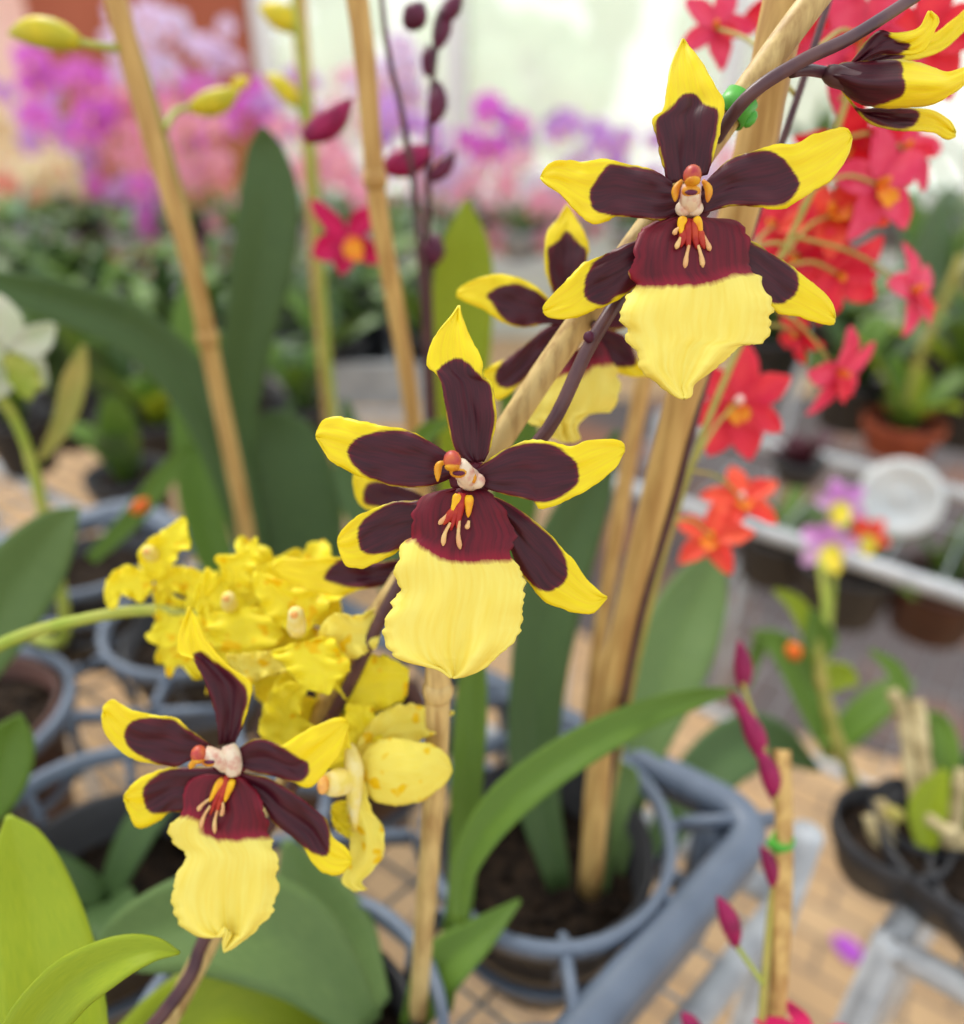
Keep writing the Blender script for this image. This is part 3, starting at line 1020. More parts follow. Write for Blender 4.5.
tepal('petal', [(345, 570), (362, 548), (400, 530), (450, 545), (490, 520), (540, 495), (580, 485), (595, 492)],
      [(355, 590), (390, 606), (430, 613), (475, 628), (512, 640), (548, 604), (582, 558), (598, 500)], c3, D3, f3, tp,
      [(340, 560), (360, 546), (400, 531), (440, 545), (480, 568), (508, 590), (500, 622), (470, 626), (420, 613), (380, 604), (340, 600)],
      tip=0.003, mid=-0.0015, cup=0.0006, fold=0.0016, ruf=0.0004)
tepal('sepal', [(330, 600), (275, 594), (220, 595), (180, 600), (140, 615), (112, 638), (98, 658)],
      [(320, 660), (240, 690), (200, 695), (178, 712), (150, 727), (125, 727), (108, 695), (98, 668)], c3, D3, f3, tp,
      [(350, 590), (275, 594), (220, 596), (175, 610), (143, 640), (145, 675), (160, 695), (200, 694), (240, 691), (340, 660)],
      tip=-0.002, mid=0.0, cup=0.0008, fold=0.0015, base=0.001)
tepal('sepal', [(345, 605), (380, 612), (420, 620), (470, 648), (510, 678), (545, 708), (562, 748), (592, 775), (605, 800)],
      [(345, 620), (370, 640), (410, 682), (432, 718), (470, 747), (500, 775), (515, 805), (545, 830), (580, 832), (604, 806)], c3, D3, f3, tp,
      [(330, 600), (380, 611), (420, 619), (470, 647), (520, 680), (548, 709), (557, 755), (550, 790), (520, 785), (470, 750), (430, 718), (408, 684), (365, 640), (330, 625)],
      tip=-0.001, mid=0.0, cup=0.0008, fold=0.0018, base=0.001)
tepal('lip', [(322, 615), (280, 612), (248, 622), (230, 655), (229, 695), (202, 722), (206, 760), (235, 790), (216, 840), (206, 890), (222, 938), (258, 968), (298, 972), (322, 950), (318, 985), (319, 1003)],
      [(345, 612), (370, 625), (400, 660), (415, 708), (420, 745), (436, 780), (441, 850), (430, 910), (395, 955), (352, 990), (321, 1006)], c3, D3, f3, M['lip'],
      [(300, 590), (240, 610), (215, 660), (222, 702), (248, 704), (268, 718), (275, 745), (310, 756), (370, 756), (435, 745), (425, 690), (390, 620)],
      tip=-0.004, mid=-0.003, cup=0.0022, fold=0.002, ruf=0.001, rn=4, jit=0.045, nu=90, nv=36, crease=0.0068)
column(f3, D3, c3, (334, 588), (276, 562), (264, 565), 19, [[(262, 580), (250, 588), (244, 598)], [(295, 570), (320, 580), (330, 596)]],
       [[(318, 620), (302, 645), (288, 672)], [(340, 622), (330, 648), (322, 672)]],
       [[(290, 680), (275, 705), (268, 732)], [(306, 690), (300, 715), (300, 742)], [(288, 665), (270, 680), (262, 692)], [(318, 672), (318, 688), (314, 704)]],
       [[(328, 615), (308, 655), (290, 700)], [(333, 620), (316, 660), (302, 700)]], fw=0.004)
m = MB()
m.tube(smooth_path([at(80 + 330 / 2.2256, 500 + 545 / 2.2256, D3 - 0.001), at(80 + 338 / 2.2256, 500 + 575 / 2.2256, D3 - 0.0015), at(80 + 343 / 2.2256, 500 + 610 / 2.2256, D3 - 0.001)], 10), [0.0015, 0.002, 0.0022, 0.0024, 0.0025, 0.0025, 0.0024, 0.0024, 0.0022, 0.0018], 10)
m.build('flower_throat', M['column'], f3)

# --- flower behind the upper one
D4 = 0.210
f4 = empty('flower', at(580, 335, D4), on)
f4['label'] = 'flower partly hidden behind the stake and stem'
tepal('sepal', [(490, 440), (460, 370), (440, 320), (430, 270), (428, 200), (440, 130), (480, 80), (516, 22)],
      [(560, 440), (590, 340), (604, 240), (610, 190), (590, 130), (555, 70), (522, 22)], c4, D4, f4, tp,
      [(470, 460), (458, 365), (445, 290), (440, 205), (480, 170), (520, 130), (560, 175), (595, 200), (602, 240), (590, 340), (570, 460)], tip=0.002, mid=-0.002, cup=-0.001, fold=0.001)
tepal('petal', [(520, 480), (450, 410), (400, 360), (350, 330), (300, 312), (240, 305), (160, 318), (90, 352), (70, 380)],
      [(510, 520), (440, 505), (390, 515), (330, 522), (250, 500), (180, 450), (110, 420), (68, 394)], c4, D4, f4, tp,
      [(530, 470), (450, 420), (400, 380), (330, 350), (270, 350), (195, 385), (220, 430), (260, 485), (330, 522), (400, 512), (530, 520)], tip=0.0, mid=-0.002, cup=0.0006, fold=0.001, ruf=0.0005)
tepal('sepal', [(560, 510), (490, 500), (420, 532), (370, 572), (290, 640), (230, 668), (178, 702)],
      [(580, 560), (480, 630), (400, 692), (330, 752), (290, 792), (232, 822), (206, 780), (176, 715)], c4, D4, f4, tp,
      [(580, 490), (490, 498), (420, 532), (370, 572), (285, 640), (230, 700), (230, 750), (270, 772), (330, 748), (400, 690), (600, 560)], tip=0.001, mid=-0.001, cup=0.0006, fold=0.001)
tepal('sepal', [(590, 530), (640, 510), (700, 530), (770, 570), (800, 640), (845, 690), (880, 705)],
      [(590, 590), (640, 640), (690, 680), (730, 710), (780, 722), (840, 722), (882, 712)], c4, D4, f4, tp,
      [(570, 520), (640, 508), (700, 530), (772, 570), (802, 640), (795, 680), (730, 682), (690, 680), (630, 640), (580, 600)], tip=0.002, mid=0, cup=0.0006, fold=0.001, base=0.002)
tepal('petal', [(590, 500), (640, 440), (720, 400), (820, 380), (900, 400)], [(590, 530), (660, 540), (740, 530), (830, 480), (902, 410)], c4, D4, f4, tp,
      [(560, 500), (640, 440), (720, 405), (780, 430), (790, 490), (740, 525), (660, 535), (580, 530)], tip=0.004, mid=0, base=0.003)
tepal('lip', [(570, 540), (530, 580), (490, 640), (450, 700), (400, 790), (340, 880), (330, 900), (400, 925), (455, 930), (450, 965), (505, 992)],
      [(610, 540), (660, 580), (700, 650), (722, 690), (730, 790), (705, 862), (650, 868), (600, 885), (562, 930), (578, 975), (540, 993)], c4, D4, f4, M['lip'],
      [(540, 500), (470, 600), (440, 690), (470, 730), (520, 720), (580, 735), (640, 690), (720, 670), (700, 560)], tip=-0.003, mid=-0.002, cup=0.002, fold=0.001, ruf=0.001, jit=0.045, nu=50, nv=24, crease=0.004, pgrow=-2)
m = MB()
m.ball(at(586, 336, D4 - 0.004), (0.0026, 0.0026, 0.0026))
m.tube([at(584, 345, D4), at(586, 336, D4 - 0.004)], 0.003, 10)
m.build('column', M['column'], f4)

# --- side view flower at the upper right
D5 = 0.174
f5 = empty('flower', at(838, 78, D5), on)
f5['label'] = 'flower seen from its side at the upper right end of the stem'
tube_px('flower_stalk', [(792, 72, 0.166), (805, 70, 0.168), (822, 72, 0.172), (840, 78, D5)], 0.0013, M['stem_dark'], f5)
tepal('petal', [(560, 225), (605, 180), (640, 130), (680, 96), (720, 104), (770, 100), (805, 85), (828, 45), (834, 35)],
      [(570, 240), (620, 200), (680, 172), (740, 168), (790, 170), (825, 150), (850, 100), (866, 62), (840, 36)], c6, D5, f5, tp,
      [(540, 240), (600, 185), (640, 130), (680, 95), (705, 98), (725, 120), (770, 135), (772, 150), (740, 168), (680, 175), (620, 205), (560, 250)], tip=-0.006, mid=-0.003, cup=0.001, fold=0.001, base=-0.001)
tepal('sepal', [(560, 225), (640, 180), (720, 150), (790, 120), (850, 105), (910, 60), (960, 20), (1010, 0)],
      [(570, 240), (650, 210), (730, 190), (800, 182), (870, 160), (930, 110), (980, 60), (1012, 5)], c6, D5, f5, tp,
      [(540, 240), (640, 180), (720, 150), (760, 160), (740, 190), (650, 212), (560, 250)], tip=0.004, mid=0.002, fold=0.001, base=0.003)
tepal('sepal', [(525, 225), (560, 200), (610, 193), (680, 190), (740, 186), (800, 196), (850, 212), (890, 225), (960, 205), (1000, 200)],
      [(530, 245), (570, 285), (615, 318), (680, 332), (760, 332), (850, 320), (920, 282), (965, 245), (1002, 208)], c6, D5, f5, tp,
      [(500, 230), (560, 198), (610, 192), (680, 190), (735, 190), (752, 215), (748, 240), (760, 260), (750, 295), (700, 318), (650, 326), (615, 320), (560, 285), (510, 250)], tip=-0.003, mid=-0.004, cup=0.003, fold=-0.0025, base=-0.003)
tepal('petal', [(560, 262), (610, 335), (680, 334), (740, 336), (790, 338), (850, 345), (900, 378), (917, 410)],
      [(565, 280), (620, 352), (660, 385), (720, 402), (790, 405), (850, 412), (890, 432), (915, 425)], c6, D5, f5, tp,
      [(540, 260), (608, 333), (680, 333), (745, 337), (795, 345), (802, 365), (780, 395), (730, 402), (665, 385), (612, 345), (550, 290)], tip=0.002, mid=0, fold=0.0015, base=0.002)
m = MB()
m.tube(smooth_path([at(826, 72, D5 - 0.002), at(848, 80, D5 - 0.004), at(880, 82, D5 - 0.003)], 10), [0.0016, 0.0022, 0.0024, 0.0024, 0.0023, 0.0022, 0.002, 0.0018, 0.0014, 0.001], 10)
m.build('column', M['stem_dark'], f5)

# --- flower hidden behind the central one
D6 = 0.208
y2 = (240, 520, 4.3818)
f6 = empty('flower', at(402, 560, D6), on)
f6['label'] = 'flower mostly hidden behind the central flower'
tepal('petal', [(740, 170), (640, 180), (560, 190), (470, 170), (410, 158), (300, 172), (200, 168), (145, 200)],
      [(730, 260), (600, 292), (500, 312), (430, 332), (340, 318), (270, 295), (200, 265), (142, 215)], y2, D6, f6, tp,
      [(760, 160), (560, 188), (440, 172), (370, 245), (400, 272), (520, 296), (760, 270)], mid=-0.002, tip=0.001, ruf=0.001, fold=0.001)
tepal('sepal', [(440, 600), (300, 520), (200, 480), (160, 440), (136, 478)], [(430, 620), (300, 590), (200, 570), (150, 545), (136, 490)], c2, D6, f6, tp,
      [(460, 590), (300, 500), (215, 490), (170, 500), (165, 545), (215, 560), (300, 600), (450, 630)], tip=0.001, mid=0)
tepal('sepal', [(740, 190), (660, 270), (600, 350), (560, 400)], [(760, 250), (690, 330), (640, 390), (570, 410)], y2, D6 + 0.004, f6, tp,
      [(760, 170), (650, 270), (575, 370), (640, 400), (780, 260)], tip=0.001)

for (fc, sp) in ((f1, (700, 165, 0.180)), (f2, (452, 510, 0.190)), (f3, (262, 838, 0.222)), (f4, (600, 330, 0.175)), (f6, (420, 553, 0.196))):
    m = MB()
    p0, p1 = at(*sp), W[fc] + FWD * 0.0015
    mid_ = (p0 + p1) / 2 + UP * 0.003
    m.tube(smooth_path([p0, mid_, p1], 10), 0.0012, 8)
    m.build('flower_stalk', M['stem_dark'], fc)

# leaves at the lower left
RT0 = basec + np.array([0, 0, -0.012])
leaf_px([pix(RT0 + np.array([-0.01, 0.008, 0])) + (26,), (34, 1190, 0.185, 30), (60, 1080, 0.19, 42), (48, 980, 0.20, 45), (32, 900, 0.21, 36), (18, 845, 0.216, 22), (8, 815, 0.22, 2)], M['leaf_light'], on, 0.3)
leaf_px([pix(RT0 + np.array([0.006, 0.012, 0])) + (16,), (14, 1190, 0.178, 14), (20, 1060, 0.176, 26), (60, 995, 0.178, 28), (110, 962, 0.18, 22), (150, 950, 0.183, 12), (180, 953, 0.186, 1)], M['leaf_light'], on, 0.4)
leaf_px([pix(RT0 + np.array([0.012, 0.004, 0])) + (20,), (80, 1240, 0.228, 30), (140, 1100, 0.245, 60), (215, 1020, 0.262, 56), (270, 1020, 0.272, 44), (320, 1050, 0.282, 26), (345, 1110, 0.29, 2)], M['leaf_light'], on, 0.3)

# ------------------------------------------------------------------ stakes and clips


def stake(label, pts, r, mat='bamboo', nodes=(), name='bamboo_stake'):
    P0 = at(*pts[0])
    root = empty(name, at(*pts[-1]), None, label, 'stake')
    P = smooth_path([at(*p) for p in pts], 40)
    R = [r * (1 + 0.05 * noise.noise((i * 0.5, r * 999, 1))) for i in range(40)]
    m = MB()
    m.tube(P, R, 12)
    m.build('cane', M[mat], root)
    for t_ in nodes:
        i = t_ * 39
        k = int(i)
        p = P[k] + (P[min(k + 1, 39)] - P[k]) * (i - k)
        dv = P[min(k + 1, 39)] - P[max(k - 1, 0)]
        dv /= np.linalg.norm(dv)
        m = MB()
        m.tube([p - dv * r * 0.9, p - dv * r * 0.3, p + dv * r * 0.3, p + dv * r * 0.9], [r * 1.03, r * 1.22, r * 1.22, r * 1.03], 12)
        m.build('node', M[mat], root)
    return root


stake('slanting pale bamboo stake behind the upper and central maroon flowers', [(845, -40, 0.1715), (790, 32, 0.173), (690, 170, 0.179), (560, 350, 0.186), (490, 455, 0.194), (390, 598, 0.206), (320, 715, 0.220), (215, 930, 0.234), (120, 1120, 0.24), (40, 1330, 0.237)], 0.0034, 'bamboo_pale', ())
base = at(590, 885, 0.335)
stake('thick upright bamboo stake standing in the pot of the red orchid', [(790, -30, 0.186), (766, 95, 0.196), (742, 200, 0.208), (685, 390, 0.236), (632, 600, 0.278), (603, 740, 0.309), (590, 890, 0.338)], 0.0057, 'bamboo', ())
stake('thinner bamboo stake close left of the thick upright stake', [(650, 350, 0.30), (636, 420, 0.31), (612, 560, 0.33), (598, 650, 0.345), (585, 760, 0.365)], 0.0036, 'bamboo')
stake('short bamboo stake with a ring node below the central flower', [(434, 560, 0.190), (438, 680, 0.2), (434, 800, 0.225), (424, 930, 0.255), (418, 1015, 0.278)], 0.0035, 'bamboo_pale', (0.27,))
stake('tall bamboo stake with a knot beside the magenta flower', [(352, -40, 0.262), (366, 70, 0.28), (378, 205, 0.305), (398, 320, 0.335), (414, 425, 0.36), (432, 600, 0.41)], 0.0042, 'bamboo', (0.36,))
stake('bamboo stake leaning through the arching dark leaf at the left', [(108, -30, 0.30), (150, 130, 0.33), (190, 260, 0.36), (218, 390, 0.40), (246, 530, 0.44), (262, 640, 0.48)], 0.0048, 'bamboo', (0.52,))
stake('bamboo stake behind the green yellow-budded stem', [(296, -30, 0.44), (308, 130, 0.48), (318, 280, 0.53), (330, 425, 0.58), (336, 560, 0.64)], 0.0052, 'bamboo')
stake('thin bamboo stake tied to the magenta bud spray by a green clip', [(782, 750, 0.27), (784, 850, 0.262), (780, 960, 0.255), (772, 1060, 0.25), (760, 1180, 0.25)], 0.0032, 'bamboo')


def clip(label, p, d, r, ax):
    c = at(*p, d)
    root = empty('plant_clip', c, None, label, 'plant clip')
    ax = np.array(ax, float)
    ax /= np.linalg.norm(ax)
    x = np.cross(ax, FWD)
    x /= np.linalg.norm(x)
    y = np.cross(ax, x)
    m = MB()
    n = 24
    vs = []
    for (rr, h) in ((r, -1), (r, 1), (r * 0.82, 1), (r * 0.82, -1)):
        for k in range(n):
            a = 2 * PI * k / n
            vs.append(c + rr * (1.12 * math.cos(a) * x + math.sin(a) * y) + ax * h * r * 0.75)
    fs = [(q * n + k, q * n + (k + 1) % n, ((q + 1) % 4) * n + (k + 1) % n, ((q + 1) % 4) * n + k) for q in range(4) for k in range(n)]
    m.add(vs, fs)
    m.build('band', M['clip'], root)
    m = MB()
    m.ball(c + x * r * 1.15, (r * 0.4, r * 0.6, r * 0.3), [x, ax, y], nu=10, nv=7)
    m.build('clasp', M['clip'], root)


sd = at(690, 170, 0.182) - at(790, 32, 0.176)
clip('green clip holding the dark stem to the slanting stake', (735, 108), 0.1755, 0.0039, sd)
clip('bright green clip on the thin stake of the magenta buds', (782, 843), 0.262, 0.0036, (0, 0, 1))

# ------------------------------------------------------------------ bright yellow orchid
c = in_tray(2, 2)
ye = empty('yellow_orchid', c, None, 'orchid with a crowded spray of ruffled bright yellow flowers', 'orchid')
pot_parts(ye, c, PR, PH, M['pot_black'])
b0 = c + np.array([0, 0, PH - 0.005])
m = MB()
P = smooth_path([b0, b0 + np.array([0.0, -0.005, 0.05]), at(-90, 700, 0.25), at(0, 645, 0.238), (at(80, 620, 0.235)), at(160, 610, 0.235), at(240, 625, 0.232), at(320, 680, 0.225), at(362, 740, 0.215), at(372, 790, 0.21)], 70)
m.tube(P, [0.0026 - 0.0013 * i / 69 for i in range(70)], 10)
m.build('flower_stem', M['stem_green'], ye)
y1 = (90, 500, 4.82)
y3 = (260, 680, 4.655)
YM, YP = M['yellow'], M['yellow_pale']
J = dict(ruf=0.0022, rn=4, jit=0.06, fold=0.0015)


def small_column(fl, p, d, r, tip=None):
    m = MB()
    c0 = at(p[0], p[1], d)
    c1_ = at(*(tip or (p[0], p[1] - 6)), d - 0.005)
    m.tube(smooth_path([c0, (c0 + c1_) / 2, c1_], 8), [r * 1.0, r * 1.1, r * 1.15, r * 1.15, r * 1.1, r * 1.05, r, r * 0.8], 10)
    m.ball(c1_, r * 0.95)
    m.build('column', M['cream'], fl)
    m = MB()
    m.ball(c1_ - FWD * r * 0.75, (r * 0.5, r * 0.4, r * 0.5))
    m.build('anther_cap', M['peach'], fl)


fa = empty('flower', at(150, 580, 0.232), ye)
fa['label'] = 'yellow flower furthest left, pointing up'
tepal('sepal', [(300, 390), (240, 310), (236, 250), (285, 185), (360, 140), (420, 98), (445, 82)], [(330, 390), (400, 305), (435, 245), (490, 235), (472, 170), (466, 120), (462, 85)], y1, 0.232, fa, YM, cup=-0.001, mid=-0.003, **J)
tepal('petal', [(300, 380), (240, 335), (180, 315), (110, 345), (70, 420), (75, 490)], [(300, 430), (255, 490), (200, 475), (150, 460), (128, 515), (90, 525)], y1, 0.232, fa, YM, tip=-0.003, **J)
tepal('petal', [(310, 380), (380, 320), (460, 320), (540, 350), (580, 400)], [(320, 430), (390, 435), (450, 460), (520, 500), (580, 420)], y1, 0.234, fa, YM, **J)
tepal('lip', [(295, 410), (310, 480), (320, 560), (300, 620), (262, 655), (300, 690)], [(370, 410), (370, 520), (480, 508), (470, 600), (430, 690), (385, 722)], y1, 0.234, fa, YM, tip=-0.004, **J)
small_column(fa, (152, 556), 0.230, 0.002, (149, 551))

fb = empty('flower', at(232, 600, 0.222), ye)
fb['label'] = 'yellow flower with a pink-tinged column, topmost of the spray'
tepal('sepal', [(620, 450), (630, 340), (600, 272), (680, 265), (740, 245), (780, 195), (798, 180)], [(770, 450), (785, 380), (785, 335), (832, 290), (812, 268), (808, 220), (804, 180)], y1, 0.223, fb, YM, mid=-0.002, **J)
tepal('petal', [(680, 430), (610, 370), (565, 325), (540, 370), (505, 440), (495, 480)], [(680, 560), (620, 580), (560, 575), (515, 545), (497, 500)], y1, 0.222, fb, YM, tip=-0.002, **J)
tepal('petal', [(720, 440), (790, 370), (880, 298), (960, 285), (1040, 320), (1090, 380)], [(740, 560), (850, 560), (950, 540), (1040, 500), (1090, 400)], y1, 0.224, fb, YM, tip=0.001, **J)
tepal('sepal', [(700, 600), (620, 600), (500, 560), (430, 700), (365, 790), (370, 850)], [(720, 640), (640, 690), (560, 760), (540, 850), (500, 860), (430, 790), (390, 860)], y1, 0.226, fb, YM, **J)
tepal('lip', [(640, 520), (570, 560), (560, 620), (590, 700), (640, 745), (680, 760)], [(760, 510), (860, 540), (930, 590), (920, 680), (840, 730), (740, 765)], y1, 0.221, fb, YM, tip=-0.004, mid=-0.004, **J)
small_column(fb, (230, 606), 0.218, 0.0021, (228, 598))

fc = empty('flower', at(296, 640, 0.208), ye)
fc['label'] = 'yellow flower with a white-fringed lip, in the middle of the spray'
tepal('sepal', [(250, 520), (190, 470), (110, 400), (60, 300), (60, 230)], [(290, 520), (330, 450), (390, 390), (350, 330), (260, 300), (120, 240)], y2, 0.213, fc, YM, **J)
tepal('petal', [(240, 590), (130, 578), (60, 580), (0, 588), (-60, 590)], [(240, 640), (190, 670), (110, 684), (50, 715), (0, 690), (-58, 605)], y2, 0.209, fc, YP, **J)
tepal('petal', [(330, 560), (355, 470), (410, 412), (500, 420), (570, 395), (612, 368), (640, 380)], [(380, 590), (480, 612), (550, 585), (600, 552), (622, 480), (662, 410)], y2, 0.206, fc, YP, mid=-0.003, **J)
tepal('sepal', [(340, 640), (440, 630), (500, 605), (580, 590), (660, 605), (742, 655)], [(370, 720), (440, 760), (520, 850), (600, 840), (690, 800), (730, 770), (738, 690)], y2, 0.210, fc, YM, **J)
tepal('sepal', [(200, 640), (150, 720), (110, 800), (90, 900), (95, 960)], [(300, 640), (290, 720), (270, 780), (265, 860), (200, 960)], y2, 0.211, fc, YM, **J)
tepal('lip', [(215, 545), (180, 570), (138, 578), (190, 640), (250, 705), (300, 742), (335, 735)], [(300, 530), (360, 515), (420, 530), (450, 590), (492, 655), (425, 705), (395, 765), (360, 745)], y2, 0.203, fc, M['yellow'], tip=-0.003, mid=-0.002, ruf=0.002, rn=5, jit=0.06, fold=0.001)
small_column(fc, (297, 632), 0.203, 0.0023, (296, 614))

fd = empty('flower', at(352, 775, 0.205), ye)
fd['label'] = 'yellow flower turned sideways with a hanging lip, lowest of the spray'
tepal('petal', [(425, 320), (405, 225), (350, 190), (290, 210), (210, 270), (140, 330)], [(430, 380), (370, 385), (290, 430), (230, 480), (180, 490), (135, 360)], y3, 0.200, fd, YM, tip=0.001, mid=-0.003, fold=0.002)
tepal('sepal', [(470, 370), (520, 300), (600, 272), (700, 280), (800, 300), (868, 350), (890, 405)], [(480, 480), (530, 560), (620, 582), (720, 575), (800, 532), (868, 472), (893, 425)], y3, 0.203, fd, YP, mid=-0.006, cup=0.003, ruf=0.0004, fold=0.0)
tepal('petal', [(450, 300), (520, 190), (600, 130), (700, 110), (790, 130), (855, 148), (900, 147)], [(460, 400), (560, 350), (640, 310), (740, 285), (825, 245), (858, 195), (905, 152)], y3, 0.206, fd, YP, **J)
tepal('sepal', [(400, 110), (392, 220), (400, 330), (430, 460)], [(520, 120), (570, 260), (530, 380), (455, 470)], y3, 0.207, fd, YM, **J)
tepal('lip', [(410, 460), (400, 560), (410, 650), (420, 760), (410, 850), (380, 920), (385, 950), (440, 985)], [(490, 470), (500, 540), (530, 620), (570, 690), (580, 770), (560, 840), (510, 900), (468, 940), (500, 975)], y3, 0.201, fd, YP, tip=-0.002, ruf=0.002, rn=3, jit=0.05, fold=-0.003)
tepal('petal', [(430, 560), (350, 570), (330, 620), (350, 690), (400, 730)], [(440, 600), (425, 640), (435, 700), (440, 748)], y3, 0.202, fd, YM, **J)
tepal('petal', [(200, 20), (110, 15), (45, 80), (12, 170), (0, 250), (50, 290)], [(220, 40), (195, 110), (195, 180), (250, 215), (210, 260), (120, 320)], y3, 0.206, fd, YM, mid=0.002, **J)
m = MB()
yy = lambda x_, y_, d_: at(260 + x_ / 4.655, 680 + y_ / 4.655, d_)
m.tube(smooth_path([yy(445, 470, 0.201), yy(380, 475, 0.197), yy(315, 485, 0.194)], 10), [0.0016, 0.0024, 0.003, 0.0034, 0.0036, 0.0037, 0.0037, 0.0036, 0.0034, 0.003], 12)
m.build('column', M['cream'], fd)
m = MB()
m.ball(yy(294, 488, 0.1938), (0.0016, 0.0026, 0.0024))
m.build('anther_cap', M['peach'], fd)
m = MB()
m.tube(smooth_path([yy(415, 300, 0.2015), yy(440, 420, 0.1985), yy(440, 560, 0.198), yy(440, 700, 0.199)], 14), [0.0012, 0.0018, 0.0022, 0.0024, 0.0025, 0.0025, 0.0024, 0.0022, 0.002, 0.0018, 0.0015, 0.0012, 0.001, 0.0006], 10)
m.build('lip_ridge', M['cream'], fd)
# a few more blossoms at the back of the spray
for (px, py, d, s, rr, uu, ro, lab) in ((268, 590, 0.230, 0.019, 0.3, 0.3, 0.4, None), (312, 588, 0.230, 0.018, -0.3, 0.5, 1.2, None), (202, 628, 0.235, 0.019, -0.5, -0.2, 0.9, None), (262, 655, 0.228, 0.019, 0.2, -0.4, 2.2, None), (330, 712, 0.222, 0.017, 0.5, -0.4, 0.2, None)):
    cc_ = at(px, py, d)
    star_flower(ye, cc_, s, (YM, YM), facing(cc_, rr, uu, ro), lip=(180, 1.0, 0.8), width=0.62, ruf=0.16, column=M['cream'])

# ------------------------------------------------------------------ red orchid in the front ring
c = in_tray(0, 0)
re_ = empty('red_orchid', c, None, 'orchid with coral red flowers in the tray ring nearest the right corner', 'orchid')
pot_parts(re_, c, PR + 0.001, PH, M['pot_black'], 0.03)
tube_px('flower_stem', [(602, 870, 0.338), (612, 770, 0.312), (640, 620, 0.276), (675, 500, 0.252), (700, 400, 0.235), (745, 250, 0.22), (800, 90, 0.21), (835, -20, 0.205)], [0.0016, 0.001], M['stem_dark'], re_, m=50)
tube_px('flower_stem', [(596, 880, 0.338), (640, 650, 0.30), (690, 470, 0.27), (760, 300, 0.27), (830, 150, 0.26), (880, -20, 0.25)], [0.0014, 0.0009], M['stem_tan'], re_, m=50)
R6 = ((0, 1, 1), (58, 0.95, 0.95), (-58, 0.95, 0.95), (118, 0.9, 0.9), (-118, 0.9, 0.9), (160, 1.05, 1.0), (-160, 1.05, 1.0))
R5 = ((0, 1, 1), (70, 1, 1), (-70, 1, 1), (142, 1, 1), (-142, 1, 1))
reds = [
    (738, 402, 0.29, 0.0205, 0.15, 0.0, -0.15, 'red', R6, 'full coral flower just below the upper pale lip'),
    (742, 500, 0.33, 0.0165, 0.1, 0.5, 0.2, 'scarlet', R5, 'upper scarlet flower of the low pair'),
    (712, 538, 0.325, 0.0165, -0.1, 0.3, -0.2, 'scarlet', R5, 'lower scarlet flower of the low pair'),
    (838, 372, 0.30, 0.0185, 1.0, -0.5, 0.3, 'pinkred', R5, 'flower turned down and right below the cluster'),
    (912, 292, 0.30, 0.0180, 1.15, 0.1, 0.1, 'pinkred', R5, 'flower furthest right of the spray'),
    (832, 215, 0.285, 0.0185, 0.2, 0.7, 0.5, 'scarlet', R5, None),
    (800, 258, 0.295, 0.019, -0.4, -0.2, 0.9, 'red', R5, None),
    (840, 275, 0.29, 0.018, 0.5, -0.3, 1.6, 'red', R5, None),
    (878, 185, 0.275, 0.020, 0.75, 0.0, 0.0, 'pinkred', R5, 'pink-red flower with a yellow lip below the side view flower'),
    (850, 145, 0.28, 0.019, 0.0, -0.6, 2.4, 'red', R5, None),
    (860, 40, 0.255, 0.021, -0.3, 0.2, 0.4, 'pinkred', R5, None),
    (925, 38, 0.26, 0.021, 0.4, 0.1, 1.0, 'red', R5, None),
    (716, 28, 0.27, 0.0135, 0.3, 0.4, 0.7, 'pinkred', R5, 'flower beside the top sepal of the upper flower'),
    (800, 10, 0.27, 0.018, -0.2, 0.0, 0.2, 'red', R5, None),
    (800, 335, 0.305, 0.0125, -0.9, -0.3, 0.5, 'red', R5, None),
    (775, 225, 0.30, 0.0155, -0.6, 0.2, 0.2, 'red', R5, None),
    (905, 150, 0.285, 0.016, 0.8, 0.4, 0.8, 'pinkred', R5, None),
]
for i, (px, py, d, s, rr, uu, ro, mt, pl, lab) in enumerate(reds):
    cc_ = at(px, py, d)
    s *= 1.1
    og = mt == 'scarlet' or i in (0, 8)
    fl_ = star_flower(re_, cc_, s, (M[mt], M['orange'] if og else M['red']), facing(cc_, rr, uu, ro), pl, lip=(180, 0.42 if og else 0.6, 0.42), label=lab, width=0.56, column=M['white_tip' if i < 2 else 'orange'])
    sp = at(*[(690, 470, 0.27), (690, 470, 0.27), (668, 520, 0.262), (760, 300, 0.27), (790, 235, 0.266), (780, 260, 0.268), (745, 250, 0.225), (775, 270, 0.269), (810, 190, 0.263), (800, 210, 0.265), (815, 50, 0.21), (840, 100, 0.258), (795, 95, 0.211), (835, -15, 0.206), (745, 335, 0.27), (730, 290, 0.222), (835, 140, 0.26)][i])
    m = MB()
    pe = cc_ - 0 * FWD
    m.tube(smooth_path([sp, (sp + pe) / 2 + np.array([0, 0, 0.004]), pe], 10), 0.0007, 7)
    m.build('flower_stalk', M['stem_tan'], fl_)
